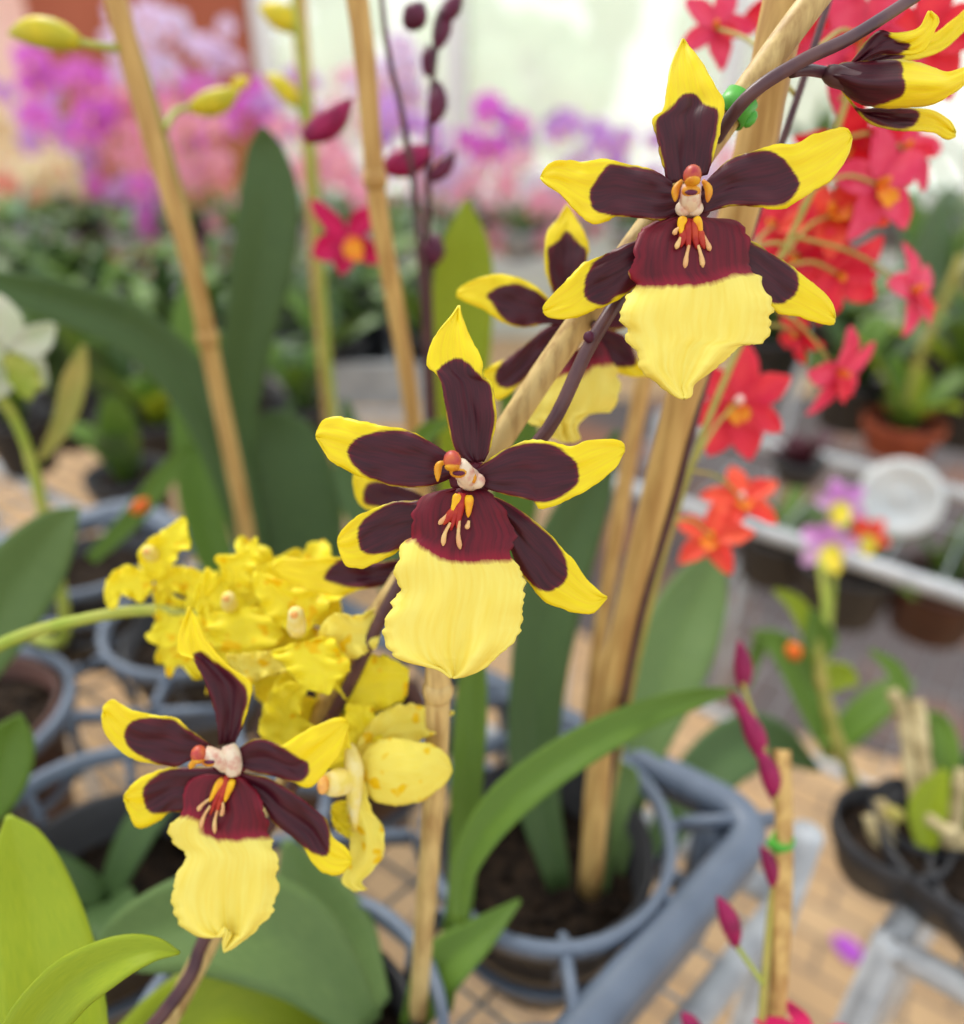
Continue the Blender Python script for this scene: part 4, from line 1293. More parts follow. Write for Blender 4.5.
# leaves
leaf_px([(458, 925, 0.262, 7), (465, 865, 0.264, 14), (503, 806, 0.268, 20), (567, 756, 0.275, 19), (640, 717, 0.285, 15), (700, 697, 0.292, 9), (738, 690, 0.30, 2)], M['leaf_mid'], re_, 0.4)
leaf_px([(560, 890, 0.34, 12), (535, 780, 0.345, 24), (538, 680, 0.345, 28), (556, 580, 0.35, 32), (586, 500, 0.355, 24), (618, 430, 0.35, 3)], M['leaf_dark'], re_, 0.3)
leaf_px([(610, 890, 0.36, 8), (640, 770, 0.37, 16), (668, 670, 0.385, 36), (695, 600, 0.40, 32), (722, 540, 0.41, 3)], M['leaf_grey'], re_, 0.3)
leaf_px([(600, 900, 0.35, 5), (612, 820, 0.345, 14), (622, 780, 0.345, 18), (628, 765, 0.345, 10)], M['leaf_grey'], re_, 0.3)
leaf_px([(640, 880, 0.40, 8), (700, 780, 0.42, 26), (760, 740, 0.44, 26), (820, 770, 0.455, 3)], M['leaf_dark'], re_, 0.3)

# ------------------------------------------------------------------ plant of the next ring: short staked pot
c = in_tray(1, 0)
sh = empty('young_orchid', c, None, 'young orchid with strap leaves in the pot at the foot of the short stake', 'orchid')
pot_parts(sh, c, PR, PH, M['pot_black'], 0.02)
leaf_px([(440, 1010, 0.285, 12), (460, 900, 0.295, 13), (467, 780, 0.29, 16), (472, 690, 0.288, 15), (474, 600, 0.286, 3)], M['leaf_mid'], sh, 0.4)
leaf_px([(410, 1030, 0.28, 12), (440, 970, 0.28, 24), (480, 935, 0.285, 16), (520, 900, 0.295, 2)], M['leaf_mid'], sh, 0.4)
leaf_px([(370, 1030, 0.27, 16), (300, 950, 0.262, 44), (220, 920, 0.258, 48), (140, 935, 0.255, 34), (85, 960, 0.252, 4)], M['leaf_grey'], sh, 0.3)
leaf_px([(380, 1010, 0.28, 14), (340, 960, 0.29, 44), (310, 900, 0.30, 36), (285, 840, 0.31, 4)], M['leaf_grey'], sh, 0.25)

# ------------------------------------------------------------------ yellow-budded plant with the broad leaves
c = in_tray(0, 2)
yb = empty('broad_leaved_orchid', c, None, 'orchid with broad dark upright leaves and small yellow buds', 'orchid')
pot_parts(yb, c, PR, PH, M['pot_black'])
leaf_px([(262, 590, 0.49, 14), (240, 450, 0.455, 16), (245, 360, 0.43, 22), (262, 270, 0.41, 29), (270, 200, 0.40, 29), (266, 150, 0.395, 18), (262, 126, 0.39, 2)], M['leaf_dark'], yb, 0.25)
leaf_px([(262, 600, 0.48, 10), (240, 500, 0.46, 18), (200, 400, 0.44, 24), (140, 335, 0.42, 24), (70, 305, 0.40, 22), (0, 285, 0.38, 14), (-50, 270, 0.37, 3)], M['leaf_dark'], yb, 0.4)
leaf_px([(300, 620, 0.50, 34), (298, 560, 0.49, 46), (288, 490, 0.48, 50), (275, 440, 0.475, 40), (262, 415, 0.47, 10)], M['leaf_dark'], yb, 0.15)
leaf_px([(240, 620, 0.50, 14), (205, 520, 0.51, 20), (195, 430, 0.52, 22), (190, 330, 0.53, 18), (188, 270, 0.54, 2)], M['leaf_mid'], yb, 0.3)
tube_px('flower_stem', [(290, 610, 0.50), (340, 540, 0.52), (325, 330, 0.46), (312, 160, 0.42), (300, 40, 0.40), (292, -20, 0.39)], [0.0028, 0.0020], M['stem_green'], yb, m=40)
tube_px('flower_stem', [(270, 610, 0.50), (250, 530, 0.45), (226, 410, 0.41), (196, 260, 0.365), (156, 110, 0.335), (120, 0, 0.31), (110, -30, 0.30)], [0.0026, 0.0018], M['stem_tan'], yb, m=40)
for (a, b_, d, r) in (((80, 42), (8, 34), 0.30, 0.0062), ((190, 108), (240, 88), 0.36, 0.0062), ((298, 105), (264, 74), 0.41, 0.0056), ((300, 30), (258, 8), 0.40, 0.007), ((232, 85), (250, 78), 0.37, 0.003)):
    bud('bud', yb, at(*a, d), at(*b_, d), r, M['bud_yellow'])
for pts in ([(128, 50, 0.315), (100, 46, 0.305), (78, 42, 0.30)], [(164, 130, 0.335), (175, 112, 0.35), (192, 107, 0.36)], [(308, 125, 0.415), (300, 110, 0.412), (296, 102, 0.41)], [(302, 50, 0.40), (300, 35, 0.40), (298, 28, 0.40)]):
    tube_px('bud_stalk', pts, 0.0016, M['stem_green'], yb, m=8)

# ------------------------------------------------------------------ magenta orchid with dark buds
c = in_tray(0, 1)
mg = empty('magenta_orchid', c, None, 'orchid with dark maroon buds and one open magenta flower behind the central flower', 'orchid')
pot_parts(mg, c, PR, PH, M['pot_brown'])
tube_px('flower_stem', [(425, 660, 0.42), (435, 500, 0.39), (432, 380, 0.36), (428, 250, 0.33), (430, 120, 0.305), (440, 10, 0.29)], [0.0024, 0.0011], M['stem_dark'], mg, m=40)
tube_px('flower_stem', [(420, 660, 0.42), (428, 450, 0.37), (420, 250, 0.325), (405, 130, 0.30), (388, 50, 0.29), (380, -20, 0.28)], [0.002, 0.001], M['stem_dark'], mg, m=40)
for (a, b_, d, r, mt) in (((304, 138), (352, 98), 0.31, 0.0062, 'bud_mag'), ((384, 168), (432, 146), 0.31, 0.0064, 'bud_mag'), ((430, 180), (455, 150), 0.31, 0.0036, 'bud_dark'),
                          ((433, 122), (438, 80), 0.30, 0.0042, 'bud_dark'), ((427, 75), (427, 43), 0.30, 0.0034, 'bud_dark'), ((436, 48), (444, 0), 0.295, 0.004, 'bud_dark'),
                          ((430, 265), (434, 232), 0.33, 0.0052, 'bud_dark'), ((405, 25), (424, 2), 0.285, 0.005, 'bud_dark'), ((444, 20), (460, -12), 0.292, 0.0036, 'bud_dark')):
    bud('bud', mg, at(*a, d), at(*b_, d), r, M[mt])
cc_ = at(348, 238, 0.36)
star_flower(mg, cc_, 0.022, (M['magenta'], M['orange']), facing(cc_, -0.2, 0.0, 0.5), ((20, 1.1, 0.8), (90, 0.9, 1.1), (-70, 0.9, 0.9), (140, 0.8, 1), (-150, 0.9, 1)), lip=(190, 0.6, 0.5), label='open magenta flower beside the knotted stake', width=0.55)
cc_ = at(412, 232, 0.345)
leaf_px([(450, 660, 0.43, 14), (455, 500, 0.40, 22), (458, 380, 0.375, 30), (463, 290, 0.36, 31), (466, 240, 0.352, 22), (466, 200, 0.35, 2)], M['leaf_light'], mg, 0.25)
leaf_px([(470, 650, 0.43, 14), (505, 540, 0.42, 24), (520, 440, 0.41, 22), (500, 380, 0.405, 3)], M['leaf_mid'], mg, 0.3)
leaf_px([(400, 470, 0.33, 5), (425, 435, 0.325, 10), (450, 420, 0.32, 2)], M['leaf_mid'], mg, 0.3)
leaf_px([(410, 640, 0.43, 10), (390, 560, 0.44, 20), (360, 480, 0.45, 24), (345, 400, 0.46, 3)], M['leaf_dark'], mg, 0.3)

# empty brown pot on the left of the tray
c = in_tray(1, 2)
bp = empty('brown_pot', c, None, 'brown pot of bark in the tray ring left of the yellow flowers', 'pot')
pot_parts(bp, c, PR + 0.002, PH + 0.012, M['pot_brown'])
for (i_, j_, lab) in ((1, 1, 'black pot of bark in the tray ring left of the lowest maroon flower'), (2, 1, 'black pot of bark in the front left of the tray'), (2, 3, 'black pot of bark in the far left corner of the tray'), (1, 3, 'black pot of bark at the back left of the tray')):
    c = in_tray(i_, j_)
    bp = empty('black_pot', c, None, lab, 'pot')
    pot_parts(bp, c, PR, PH - 0.01 * (i_ == 1), M['pot_black'], 0.025)
    for q in range(3):
        strap(bp, c + np.array([0, 0, PH - 0.03]), q * 2.2 + i_, 0.09, 0.022, 0.9, 0.4, M['leaf_dark'])
c = in_tray(0, 3)
bp = empty('young_orchid', c, None, 'young orchid with dark leaves at the back left of the tray', 'orchid')
pot_parts(bp, c, PR, PH, M['pot_black'])
for q, (dx, hh, w_) in enumerate(((-60, 150, 14), (-20, 210, 18), (30, 180, 16), (70, 120, 12))):
    leaf_px([(225, 520, 0.56, 6), (225 + dx * 0.4, 520 - hh * 0.5, 0.56, w_), (225 + dx, 520 - hh, 0.57, 2)], M['leaf_dark' if q % 2 else 'leaf_mid'], bp, 0.3)

# ------------------------------------------------------------------ white flower and grey leaf at the left edge
c = np.array([-0.335, 0.395, BENCH_Z])
wf = empty('white_orchid', c, None, 'orchid with one white flower and a leaning green stem at the left edge', 'orchid')
pot_parts(wf, c, 0.045, 0.085, M['pot_black'])
b0 = c + np.array([0, 0, 0.08])
m = MB()
m.tube(smooth_path([b0, at(62, 640, 0.42), at(45, 520, 0.40), at(20, 430, 0.38), at(-20, 370, 0.36)], 30), [0.0032] * 10 + [0.003] * 10 + [0.0025] * 10, 10)
m.build('flower_stem', M['stem_green'], wf)
cc_ = at(8, 352, 0.36)
M['white_petal'] = pm('white_green_petal', (238, 240, 228), (216, 228, 200), 60, 0.5, trans=0.25)
star_flower(wf, cc_, 0.028, (M['white_petal'], M['stem_green']), facing(cc_, 0.6, -0.2, 0.3), lip=(180, 0.8, 0.6), width=0.6, label='white flower')
leaf_px([(40, 460, 0.40, 3), (62, 425, 0.40, 9), (75, 380, 0.40, 11), (84, 345, 0.40, 2)], M['stem_tan'], wf, 0.3, name='bract')
leaf_px([(-60, 720, 0.36, 14), (-20, 650, 0.35, 30), (20, 580, 0.345, 36), (55, 530, 0.34, 22), (78, 508, 0.34, 2)], M['leaf_grey'], wf, 0.3)
leaf_px([(-60, 860, 0.30, 14), (-10, 790, 0.29, 28), (10, 740, 0.29, 22), (20, 715, 0.29, 2)], M['leaf_mid'], wf, 0.3)
leaf_px([(90, 560, 0.43, 6), (130, 520, 0.44, 10), (170, 470, 0.45, 10), (196, 440, 0.46, 2)], M['leaf_mid'], wf, 0.3)
bud('bud', wf, at(132, 512, 0.43), at(148, 498, 0.43), 0.004, pm('orange_bud', (238, 120, 40), (220, 90, 30), 80))

# ------------------------------------------------------------------ magenta bud spray, lower right
c0 = at(755, 1190, 0.25)
c = np.array([c0[0], c0[1], BENCH_Z])
bs = empty('bud_spray_orchid', c, None, 'orchid with closed magenta buds on a thin tan stem right of the tray corner', 'orchid')
pot_parts(bs, c, 0.036, 0.06, M['pot_black'])
m = MB()
m.tube(smooth_path([c + np.array([0, 0, 0.052]), at(758, 1080, 0.245), at(764, 990, 0.25), at(772, 900, 0.26), at(781, 850, 0.262), at(776, 800, 0.266), at(762, 740, 0.27), at(745, 690, 0.275), at(738, 655, 0.28)], 40), [0.0016 - 0.0008 * i / 39 for i in range(40)], 9)
m.build('flower_stem', M['stem_tan'], bs)
tube_px('bud_stalk', [(764, 985, 0.25), (750, 965, 0.252), (736, 945, 0.254)], 0.0009, M['stem_green'], bs, m=10)
for (a, b_, d, r) in (((742, 690), (738, 640), 0.278, 0.0036), ((762, 760), (738, 705), 0.272, 0.004), ((776, 802), (758, 748), 0.268, 0.0038), ((780, 898), (760, 845), 0.262, 0.0034), ((735, 945), (717, 896), 0.254, 0.0036), ((755, 742), (728, 690), 0.285, 0.003)):
    bud('bud', bs, at(*a, d), at(*b_, d), r, M['bud_mag'])
cc_ = at(815, 1045, 0.24)
fl_ = star_flower(bs, cc_, 0.021, (M['magenta'], M['orange']), facing(cc_, 0.3, 0.9, 0.0), ((-55, 1.0, 0.7), (20, 0.9, 0.7), (80, 0.9, 0.8), (140, 1, 1), (-140, 1, 1)), lip=(180, 0.6, 0.5), width=0.5, label='magenta flower just rising at the lower edge')
m = MB()
m.tube(smooth_path([at(760, 1060, 0.247), at(790, 1070, 0.245), cc_], 8), 0.0009, 8)
m.build('flower_stalk', M['stem_tan'], fl_)
cc_ = at(690, 1032, 0.25)
bud('bud', bs, at(700, 1050, 0.25), at(682, 1012, 0.25), 0.0036, M['bud_mag'])
tube_px('bud_stalk', [(758, 1075, 0.246), (725, 1070, 0.248), (700, 1050, 0.25)], 0.0008, M['stem_tan'], bs, m=10)

# ------------------------------------------------------------------ background plants


def copy_tree(o, parent=None):
    c_ = o.copy()
    COL.objects.link(c_)
    if parent is not None:
        c_.parent = parent
    for ch in list(o.children):
        copy_tree(ch, c_)
    return c_


def leafy(name, label, cat, group, pos, potmat, r, h, leaves, mats, rise=(0.6, 1.3), ln=(0.1, 0.2), wd=0.03, seed=0):
    rnd = random.Random(seed)
    root = empty(name, (0, 0, 0), None, label, cat, group)
    pot_parts(root, (0, 0, 0), r, h, potmat)
    for k in range(leaves):
        strap(root, (0, 0, h - 0.012), 2 * PI * k / leaves + rnd.uniform(-.4, .4), rnd.uniform(*ln), wd * rnd.uniform(.8, 1.2), rnd.uniform(*rise), rnd.uniform(0.1, 0.5), mats[k % len(mats)])
    root.location = pos
    return root


G, Dk, Lt, Gr = M['leaf_mid'], M['leaf_dark'], M['leaf_light'], M['leaf_grey']
# seedlings in black pots on the middle bench
proto = leafy('potted_seedling', 'small dark-leaved seedling in a black pot on the bench behind the yellow flowers', 'seedling', 'seedlings on the middle bench', (0.10, 1.06, BENCH_Z), M['pot_black'], 0.05, 0.085, 5, (Dk, G, Gr), seed=1)
for ix in range(5):
    for iy in range(2):
        fx, fy = -0.17 - ix * 0.29, 1.17 + iy * 0.33
        ft = empty('nursery_flat', (fx, fy, BENCH_Z), None, 'pale grey flat of seedling pots on the middle bench', 'tray', 'pale grey flats on the middle bench')
        m = MB()
        for (cx_, cy_, hx_, hy_) in ((0, -0.155, 0.14, 0.006), (0, 0.155, 0.14, 0.006), (-0.134, 0, 0.006, 0.149), (0.134, 0, 0.006, 0.149)):
            m.box((fx + cx_, fy + cy_, BENCH_Z + 0.032), (hx_, hy_, 0.032))
        m.build('side', M['pot_grey'], ft, smooth=False)
        m = MB()
        m.box((fx, fy, BENCH_Z + 0.002), (0.128, 0.149, 0.002))
        m.build('base', M['pot_grey'], ft, smooth=False)
rnd = random.Random(5)
first = True
for iy in range(5):
    for ix in range(12):
        x_ = -0.09 - ix * 0.122 + rnd.uniform(-.015, .015)
        y_ = 1.06 + iy * 0.135 + rnd.uniform(-.012, .012)
        if rnd.random() < 0.12:
            continue
        o = proto if first else copy_tree(proto)
        first = False
        o.location = (x_, y_, BENCH_Z + 0.005)
        o.rotation_euler = (0, 0, rnd.uniform(0, 6.28))
        s = rnd.uniform(0.8, 1.1)
        o.scale = (s, s, s * rnd.uniform(0.8, 1.15))
# tall leaf tufts on the near left of that bench
for (px, py, hgt, mt, lab) in ((125, 470, 0.22, (Dk, G), 'tall tuft of dark upright leaves behind the arching leaf'), (160, 480, 0.13, (Lt, G), 'short yellow-green tuft below the arching leaf'), (210, 470, 0.2, (G, Dk), 'green tuft close to the leaning stake'),
                              (66, 452, 0.19, (Dk, Gr), 'dark tuft right of the white flower'), (18, 478, 0.17, (G, Dk), 'green tuft under the white flower'), (98, 436, 0.23, (Dk, G), 'tallest dark tuft, under the left part of the arching leaf'),
                              (252, 452, 0.2, (Gr, G), 'grey-green tuft below the tall upright leaf'), (305, 462, 0.15, (Dk, G), 'low dark tuft behind the broad leaf'), (130, 545, 0.12, (G, Dk), 'low green tuft beside the orange bud')):
    p = on_z(px, py, BENCH_Z + 0.002)
    leafy('leafy_plant', lab, 'plant', None, (p[0], p[1] + 0.03, BENCH_Z), M['pot_black'], 0.04, 0.07, 7, mt, (1.0, 1.45), (hgt * 0.7, hgt), 0.03, seed=int(px))

# moth orchids at the back
def moth_mesh(mat, lipmat, name, s=0.046):
    m_ = MB()
    for (deg, ls, ws) in ((0, 0.95, 0.55), (125, 0.95, 0.55), (-125, 0.95, 0.55), (62, 1.0, 1.0), (-62, 1.0, 1.0)):
        v, f, uv = petal_local(s * ls, s * ws, 0.85, 0.05, 0.1, 0.0, 2, 0.08, nu=8, nv=5)
        m_.add(put(v, np.eye(3), (0, 0, 0), math.radians(deg)), f)
    o = m_.build(name, mat, None, origin=(0, 0, 0))
    o.data.materials.append(lipmat)
    v, f, uv = petal_local(s * 0.5, s * 0.4, 0.7, -0.1, 0.3, 0, 2, 0.5, nu=6, nv=5)
    me = o.data
    import bmesh
    bm = bmesh.new()
    bm.from_mesh(me)
    vv = [bm.verts.new(p) for p in put(v, np.eye(3), (0, 0, s * 0.05), PI)]
    for q in f:
        fc_ = bm.faces.new([vv[i] for i in q])
        fc_.material_index = 1
        fc_.smooth = True
    bm.to_mesh(me)
    bm.free()
    bpy.data.objects.remove(o)
    return me


PC = {'magenta': ((230, 128, 226), (218, 100, 212)), 'lilac': ((220, 176, 236), (206, 150, 226)), 'pink': ((248, 190, 208), (240, 160, 188)), 'pale pink': ((248, 212, 224), (242, 190, 208)),
      'pale lilac': ((238, 222, 244), (224, 200, 236)), 'cream': ((248, 238, 208), (240, 224, 180)), 'salmon': ((244, 176, 160), (236, 150, 132)), 'purple': ((186, 132, 210), (150, 84, 180)), 'white': ((248, 246, 246), (236, 234, 236))}
lipm = pm('moth_orchid_lip', (224, 120, 150), (240, 190, 90), 60, 0.5)
MOTH = {k: moth_mesh(pm(k.replace(' ', '_') + '_moth_petal', a, b_, 60, 0.5, trans=0.35), lipm, k + ' moth') for k, (a, b_) in PC.items()}
PH_M = {}
clusters = [(65, 95, 'magenta', 9), (28, 108, 'lilac', 6), (108, 108, 'pink', 8), (152, 52, 'pale lilac', 7), (205, 62, 'pale lilac', 6), (128, 150, 'pink', 7), (158, 128, 'pink', 6),
            (15, 132, 'cream', 6), (12, 180, 'cream', 6), (50, 185, 'cream', 5), (150, 238, 'magenta', 6), (82, 205, 'magenta', 4), (130, 192, 'lilac', 6), (190, 150, 'pink', 7), (215, 182, 'salmon', 6),
            (20, 236, 'salmon', 6), (182, 108, 'magenta', 5), (240, 112, 'magenta', 7), (285, 104, 'lilac', 6), (302, 152, 'pink', 7), (330, 196, 'pink', 6), (352, 104, 'pale pink', 7), (392, 82, 'pale lilac', 6),
            (404, 134, 'lilac', 6), (376, 236, 'pink', 6), (432, 184, 'pale lilac', 6), (486, 124, 'magenta', 5), (530, 144, 'purple', 6), (502, 184, 'pale pink', 7), (478, 226, 'pink', 6), (532, 244, 'pink', 7),
            (560, 186, 'pale lilac', 6), (580, 150, 'lilac', 6), (512, 285, 'pale pink', 6), (440, 236, 'pale pink', 6), (630, 160, 'lilac', 6), (625, 235, 'pink', 7), (90, 250, 'lilac', 4), (60, 140, 'lilac', 6),
            (270, 190, 'pale pink', 6), (250, 215, 'pink', 5), (345, 155, 'white', 6), (540, 205, 'white', 6), (750, 190, 'pale pink', 6), (700, 170, 'pale lilac', 6)]
seenlab = {}
for i, (px, py, colr, nf) in enumerate(clusters):
    rnd = random.Random(100 + i)
    Yt = 2.3 + (i * 37 % 10) * 0.075
    r_ = FWD + (px - 482) / F * RT - (py - 512) / F * UP
    top = CAM + r_ * (Yt / r_[1])
    base = np.array([top[0] + rnd.uniform(-.05, .05), Yt + 0.02, BENCH_Z])
    root = empty('moth_orchid', base, None, '%s moth orchid on the crowded back bench' % colr, 'orchid', '%s moth orchids on the back bench' % colr)
    pot_parts(root, base, 0.05, 0.09, M['pot_black'])
    for k in range(3):
        strap(root, base + np.array([0, 0, 0.08]), rnd.uniform(0, 6.28), 0.16, 0.055, 0.7, 0.5, (Dk, G)[k % 2], 8, 3)
    zt = max(top[2], 0.93)
    m = MB()
    m.tube(smooth_path([base + np.array([0, 0, 0.08]), base + np.array([0.01, 0, (zt - 0.8) * 0.6]), np.array([top[0], top[1], zt + 0.03])], 14), 0.0028, 6)
    m.build('flower_stem', M['stem_green'], root)
    for k in range(int(nf * 1.7)):
        fo = bpy.data.objects.new('flower', MOTH[colr])
        COL.objects.link(fo)
        fo.parent = root
        off = np.array([rnd.uniform(-.11, .11), rnd.uniform(-.05, .05), rnd.uniform(-.10, .09)])
        fo.location = np.array([top[0], top[1], max(top[2], 0.9)]) + off - base
        fo.rotation_euler = (PI / 2 + rnd.uniform(-.4, .3), rnd.uniform(-.4, .4), rnd.uniform(-.7, .7))
        sc_ = rnd.uniform(0.9, 1.25)
        fo.scale = (sc_,) * 3

# leafy pots along the front of the back bench
p2 = leafy('leafy_pot_plant', 'leafy green pot plant along the front of the back bench', 'pot plant', 'leafy pots on the back bench', (0, 2.2, BENCH_Z), M['pot_grey'], 0.055, 0.08, 6, (Gr, M['leaf_pale'], G), (0.5, 1.2), (0.10, 0.18), 0.04, seed=9)
first = True
rnd = random.Random(77)
for iy in range(2):
    for ix in range(24):
        o = p2 if first else copy_tree(p2)
        first = False
        o.location = (-2.2 + ix * 0.165 + rnd.uniform(-.02, .02), 2.22 + iy * 0.17, BENCH_Z)
        o.rotation_euler = (0, 0, rnd.uniform(0, 6.28))
        s = rnd.uniform(0.75, 1.15)
        o.scale = (s, s, s)

tall = leafy('tall_leafy_plant', 'tall hazy green plant at the right end of the back bench', 'plant', 'tall green plants on the back bench', (1.2, 2.6, BENCH_Z), M['pot_grey'], 0.06, 0.09, 12, (Gr, M['leaf_pale'], G), (1.0, 1.5), (0.35, 0.62), 0.055, seed=31)
for ix in range(5):
    o = tall if ix == 0 else copy_tree(tall)
    o.location = (1.08 + ix * 0.29, 2.56 + 0.14 * (ix % 2), BENCH_Z)
    o.rotation_euler = (0, 0, ix * 1.3)
    s_ = (1.0, 0.8, 1.1, 0.9, 1.05, 0.95)[ix]
    o.scale = (s_, s_, s_)

# right hand benches
def right_plant(px, py, z, potmat, r, h, leaves, mats, rise, ln, wd, seed, lab, name='leafy_plant', cat='plant', group=None):
    p = on_z(px, py, z)
    return leafy(name, lab, cat, group, (p[0], p[1], z), potmat, r, h, leaves, mats, rise, ln, wd, seed)


TP = M['pot_terra']
rp = right_plant(895, 452, BENCH_Z, TP, 0.048, 0.045, 6, (G, Lt), (0.7, 1.3), (0.12, 0.2), 0.035, 11, 'green plant with a tan stem in a terracotta pot, behind the white disc')
m = MB()
pp = on_z(895, 452, BENCH_Z)
m.tube(smooth_path([pp + np.array([0, 0, 0.03]), pp + np.array([-0.005, 0, 0.12]), pp + np.array([0.01, 0.0, 0.24])], 12), 0.005, 8)
so = m.build('stem', M['stem_tan'], None, origin=pp)
so.parent = rp
so.location = (0, 0, 0)
right_plant(845, 425, BENCH_Z, M['pot_black'], 0.05, 0.07, 6, (Dk, G), (0.7, 1.3), (0.12, 0.22), 0.04, 12, 'dark-leaved plant in a black pot left of the terracotta pot')
right_plant(955, 440, BENCH_Z, M['pot_black'], 0.055, 0.08, 9, (Lt, M['leaf_pale'], G), (0.6, 1.35), (0.22, 0.36), 0.045, 13, 'yellow-green leafy plant in a black pot at the right edge')
right_plant(900, 385, BENCH_Z, M['pot_black'], 0.055, 0.08, 10, (G, M['leaf_pale'], Gr), (0.9, 1.45), (0.22, 0.38), 0.045, 14, 'bushy dark plant behind the terracotta pot')
right_plant(960, 372, BENCH_Z, M['pot_black'], 0.06, 0.09, 11, (Gr, M['leaf_pale']), (1.0, 1.45), (0.3, 0.5), 0.05, 15, 'tall grey-green plant behind the yellow-green one')
right_plant(830, 372, BENCH_Z, M['pot_black'], 0.055, 0.09, 8, (G, Dk), (0.6, 1.35), (0.18, 0.3), 0.04, 16, 'bushy green plant behind the lower pink-red flower')
right_plant(760, 390, BENCH_Z, M['pot_black'], 0.055, 0.09, 7, (Dk, Gr), (0.5, 1.2), (0.14, 0.22), 0.04, 17, 'dark plant seen between the red flowers')
right_plant(1000, 420, BENCH_Z, M['pot_black'], 0.055, 0.08, 8, (G, Lt), (0.6, 1.2), (0.16, 0.3), 0.045, 18, 'green plant half out of view at the right edge')
M['leaf_maroon'] = pm('maroon_leaf', (92, 40, 54), (70, 34, 44), 10, 0.5, 0.3, 0.1, (2, 10, 1), 'UV')
right_plant(795, 480, BENCH_Z, M['pot_black'], 0.03, 0.03, 7, (M['leaf_maroon'],), (0.6, 1.35), (0.04, 0.075), 0.022, 19, 'small maroon-leaved plant near the end of the two-railed bench')
LOWZ = 0.42
right_plant(835, 610, LOWZ, M['pot_black'], 0.09, 0.11, 6, (Dk, G), (0.5, 1.2), (0.1, 0.18), 0.04, 21, 'wide black pot of dark leaves on the low shelf')
right_plant(925, 628, LOWZ, M['pot_brown'], 0.08, 0.10, 6, (Dk, G), (0.5, 1.2), (0.1, 0.18), 0.04, 22, 'shade-darkened terracotta pot of dark leaves on the low shelf')  # brown colour stands in for terracotta dimmed by shadow under the bench
right_plant(770, 575, LOWZ, M['pot_black'], 0.08, 0.10, 6, (Dk, G), (0.5, 1.2), (0.14, 0.22), 0.04, 23, 'black pot of dark leaves at the left end of the low shelf')
right_plant(1010, 640, LOWZ, M['pot_black'], 0.08, 0.10, 6, (Dk, G), (0.5, 1.2), (0.1, 0.18), 0.04, 24, 'black pot at the right end of the low shelf')

# white disc leaning on the two-railed bench
dc = at(902, 497, 0.74)
disc = empty('white_saucer', dc, None, 'round white plastic saucer leaning on the two-railed bench', 'saucer')
m = MB()
AX = facing(dc, -0.2, -0.1, 0)
prof = [(0.0005, 0.0), (0.026, 0.0), (0.031, 0.006), (0.040, 0.008), (0.040, 0.0095), (0.030, 0.008), (0.025, 0.002), (0.0005, 0.002)]
vs, n = [], 32
for (r_, z_) in prof:
    for k in range(n):
        a = 2 * PI * k / n
        vs.append(dc + AX[0] * r_ * math.cos(a) + AX[1] * r_ * math.sin(a) + AX[2] * z_)
m.add(vs, [(i * n + k, i * n + (k + 1) % n, (i + 1) * n + (k + 1) % n, (i + 1) * n + k) for i in range(len(prof) - 1) for k in range(n)])
m.build('dish', M['white_plastic'], disc)
m = MB()
m.tube([dc + AX[2] * 0.002, dc + AX[2] * 0.006], [0.008, 0.007], 14)
m.build('boss', M['white_plastic'], disc)

# purple and yellow little orchid before the low shelf
pc_ = on_z(835, 700, 0.30)
c = np.array([at(838, 650, 0.62)[0], at(838, 650, 0.62)[1], 0.0])
sp_root = empty('small_orchid', np.array([c[0], c[1], 0.50]), None, 'little orchid with purple and yellow flowers before the low shelf', 'orchid')
m = MB()
m.tube(smooth_path([at(828, 760, 0.60), at(826, 680, 0.61), at(832, 580, 0.62), at(836, 530, 0.625)], 20), 0.0028, 8)
m.build('flower_stem', M['stem_green'], sp_root)
PV = pm('purple_petal', (206, 110, 206), (230, 190, 226), 40, 0.5, trans=0.25)
for (px, py, s, mt, ro) in ((842, 502, 0.021, PV, 0.3), (828, 545, 0.026, PV, 1.0), (868, 535, 0.018, M['scarlet'], 0.5)):
    cc_ = at(px, py, 0.622)
    star_flower(sp_root, cc_, s, (mt, M['bud_yellow']), facing(cc_, 0.3 - ro * 0.6, 0.2, ro), lip=(150, 1.2, 0.8), width=0.7)
for k, az in enumerate((0.3, 2.2, 4.0)):
    strap(sp_root, at(828, 755, 0.60), az, 0.12, 0.03, 1.0, 0.3, G)

# canes with leaves, lower right
def cane_plant(label, pos, canes, leaves, r=0.05, h=0.05, mat=M['pot_black']):
    root = empty('cane_orchid', pos, None, label, 'orchid')
    pot_parts(root, pos, r, h, mat)
    for (pts, rad, mt) in canes:
        P_ = smooth_path(pts, 24)
        m = MB()
        m.tube(P_, [rad * (1 + 0.18 * math.sin(i * 1.9)) for i in range(24)], 9)
        m.build('cane', mt, root)
    for lf, mt in leaves:
        leaf_px(lf, mt, root, 0.3)
    return root


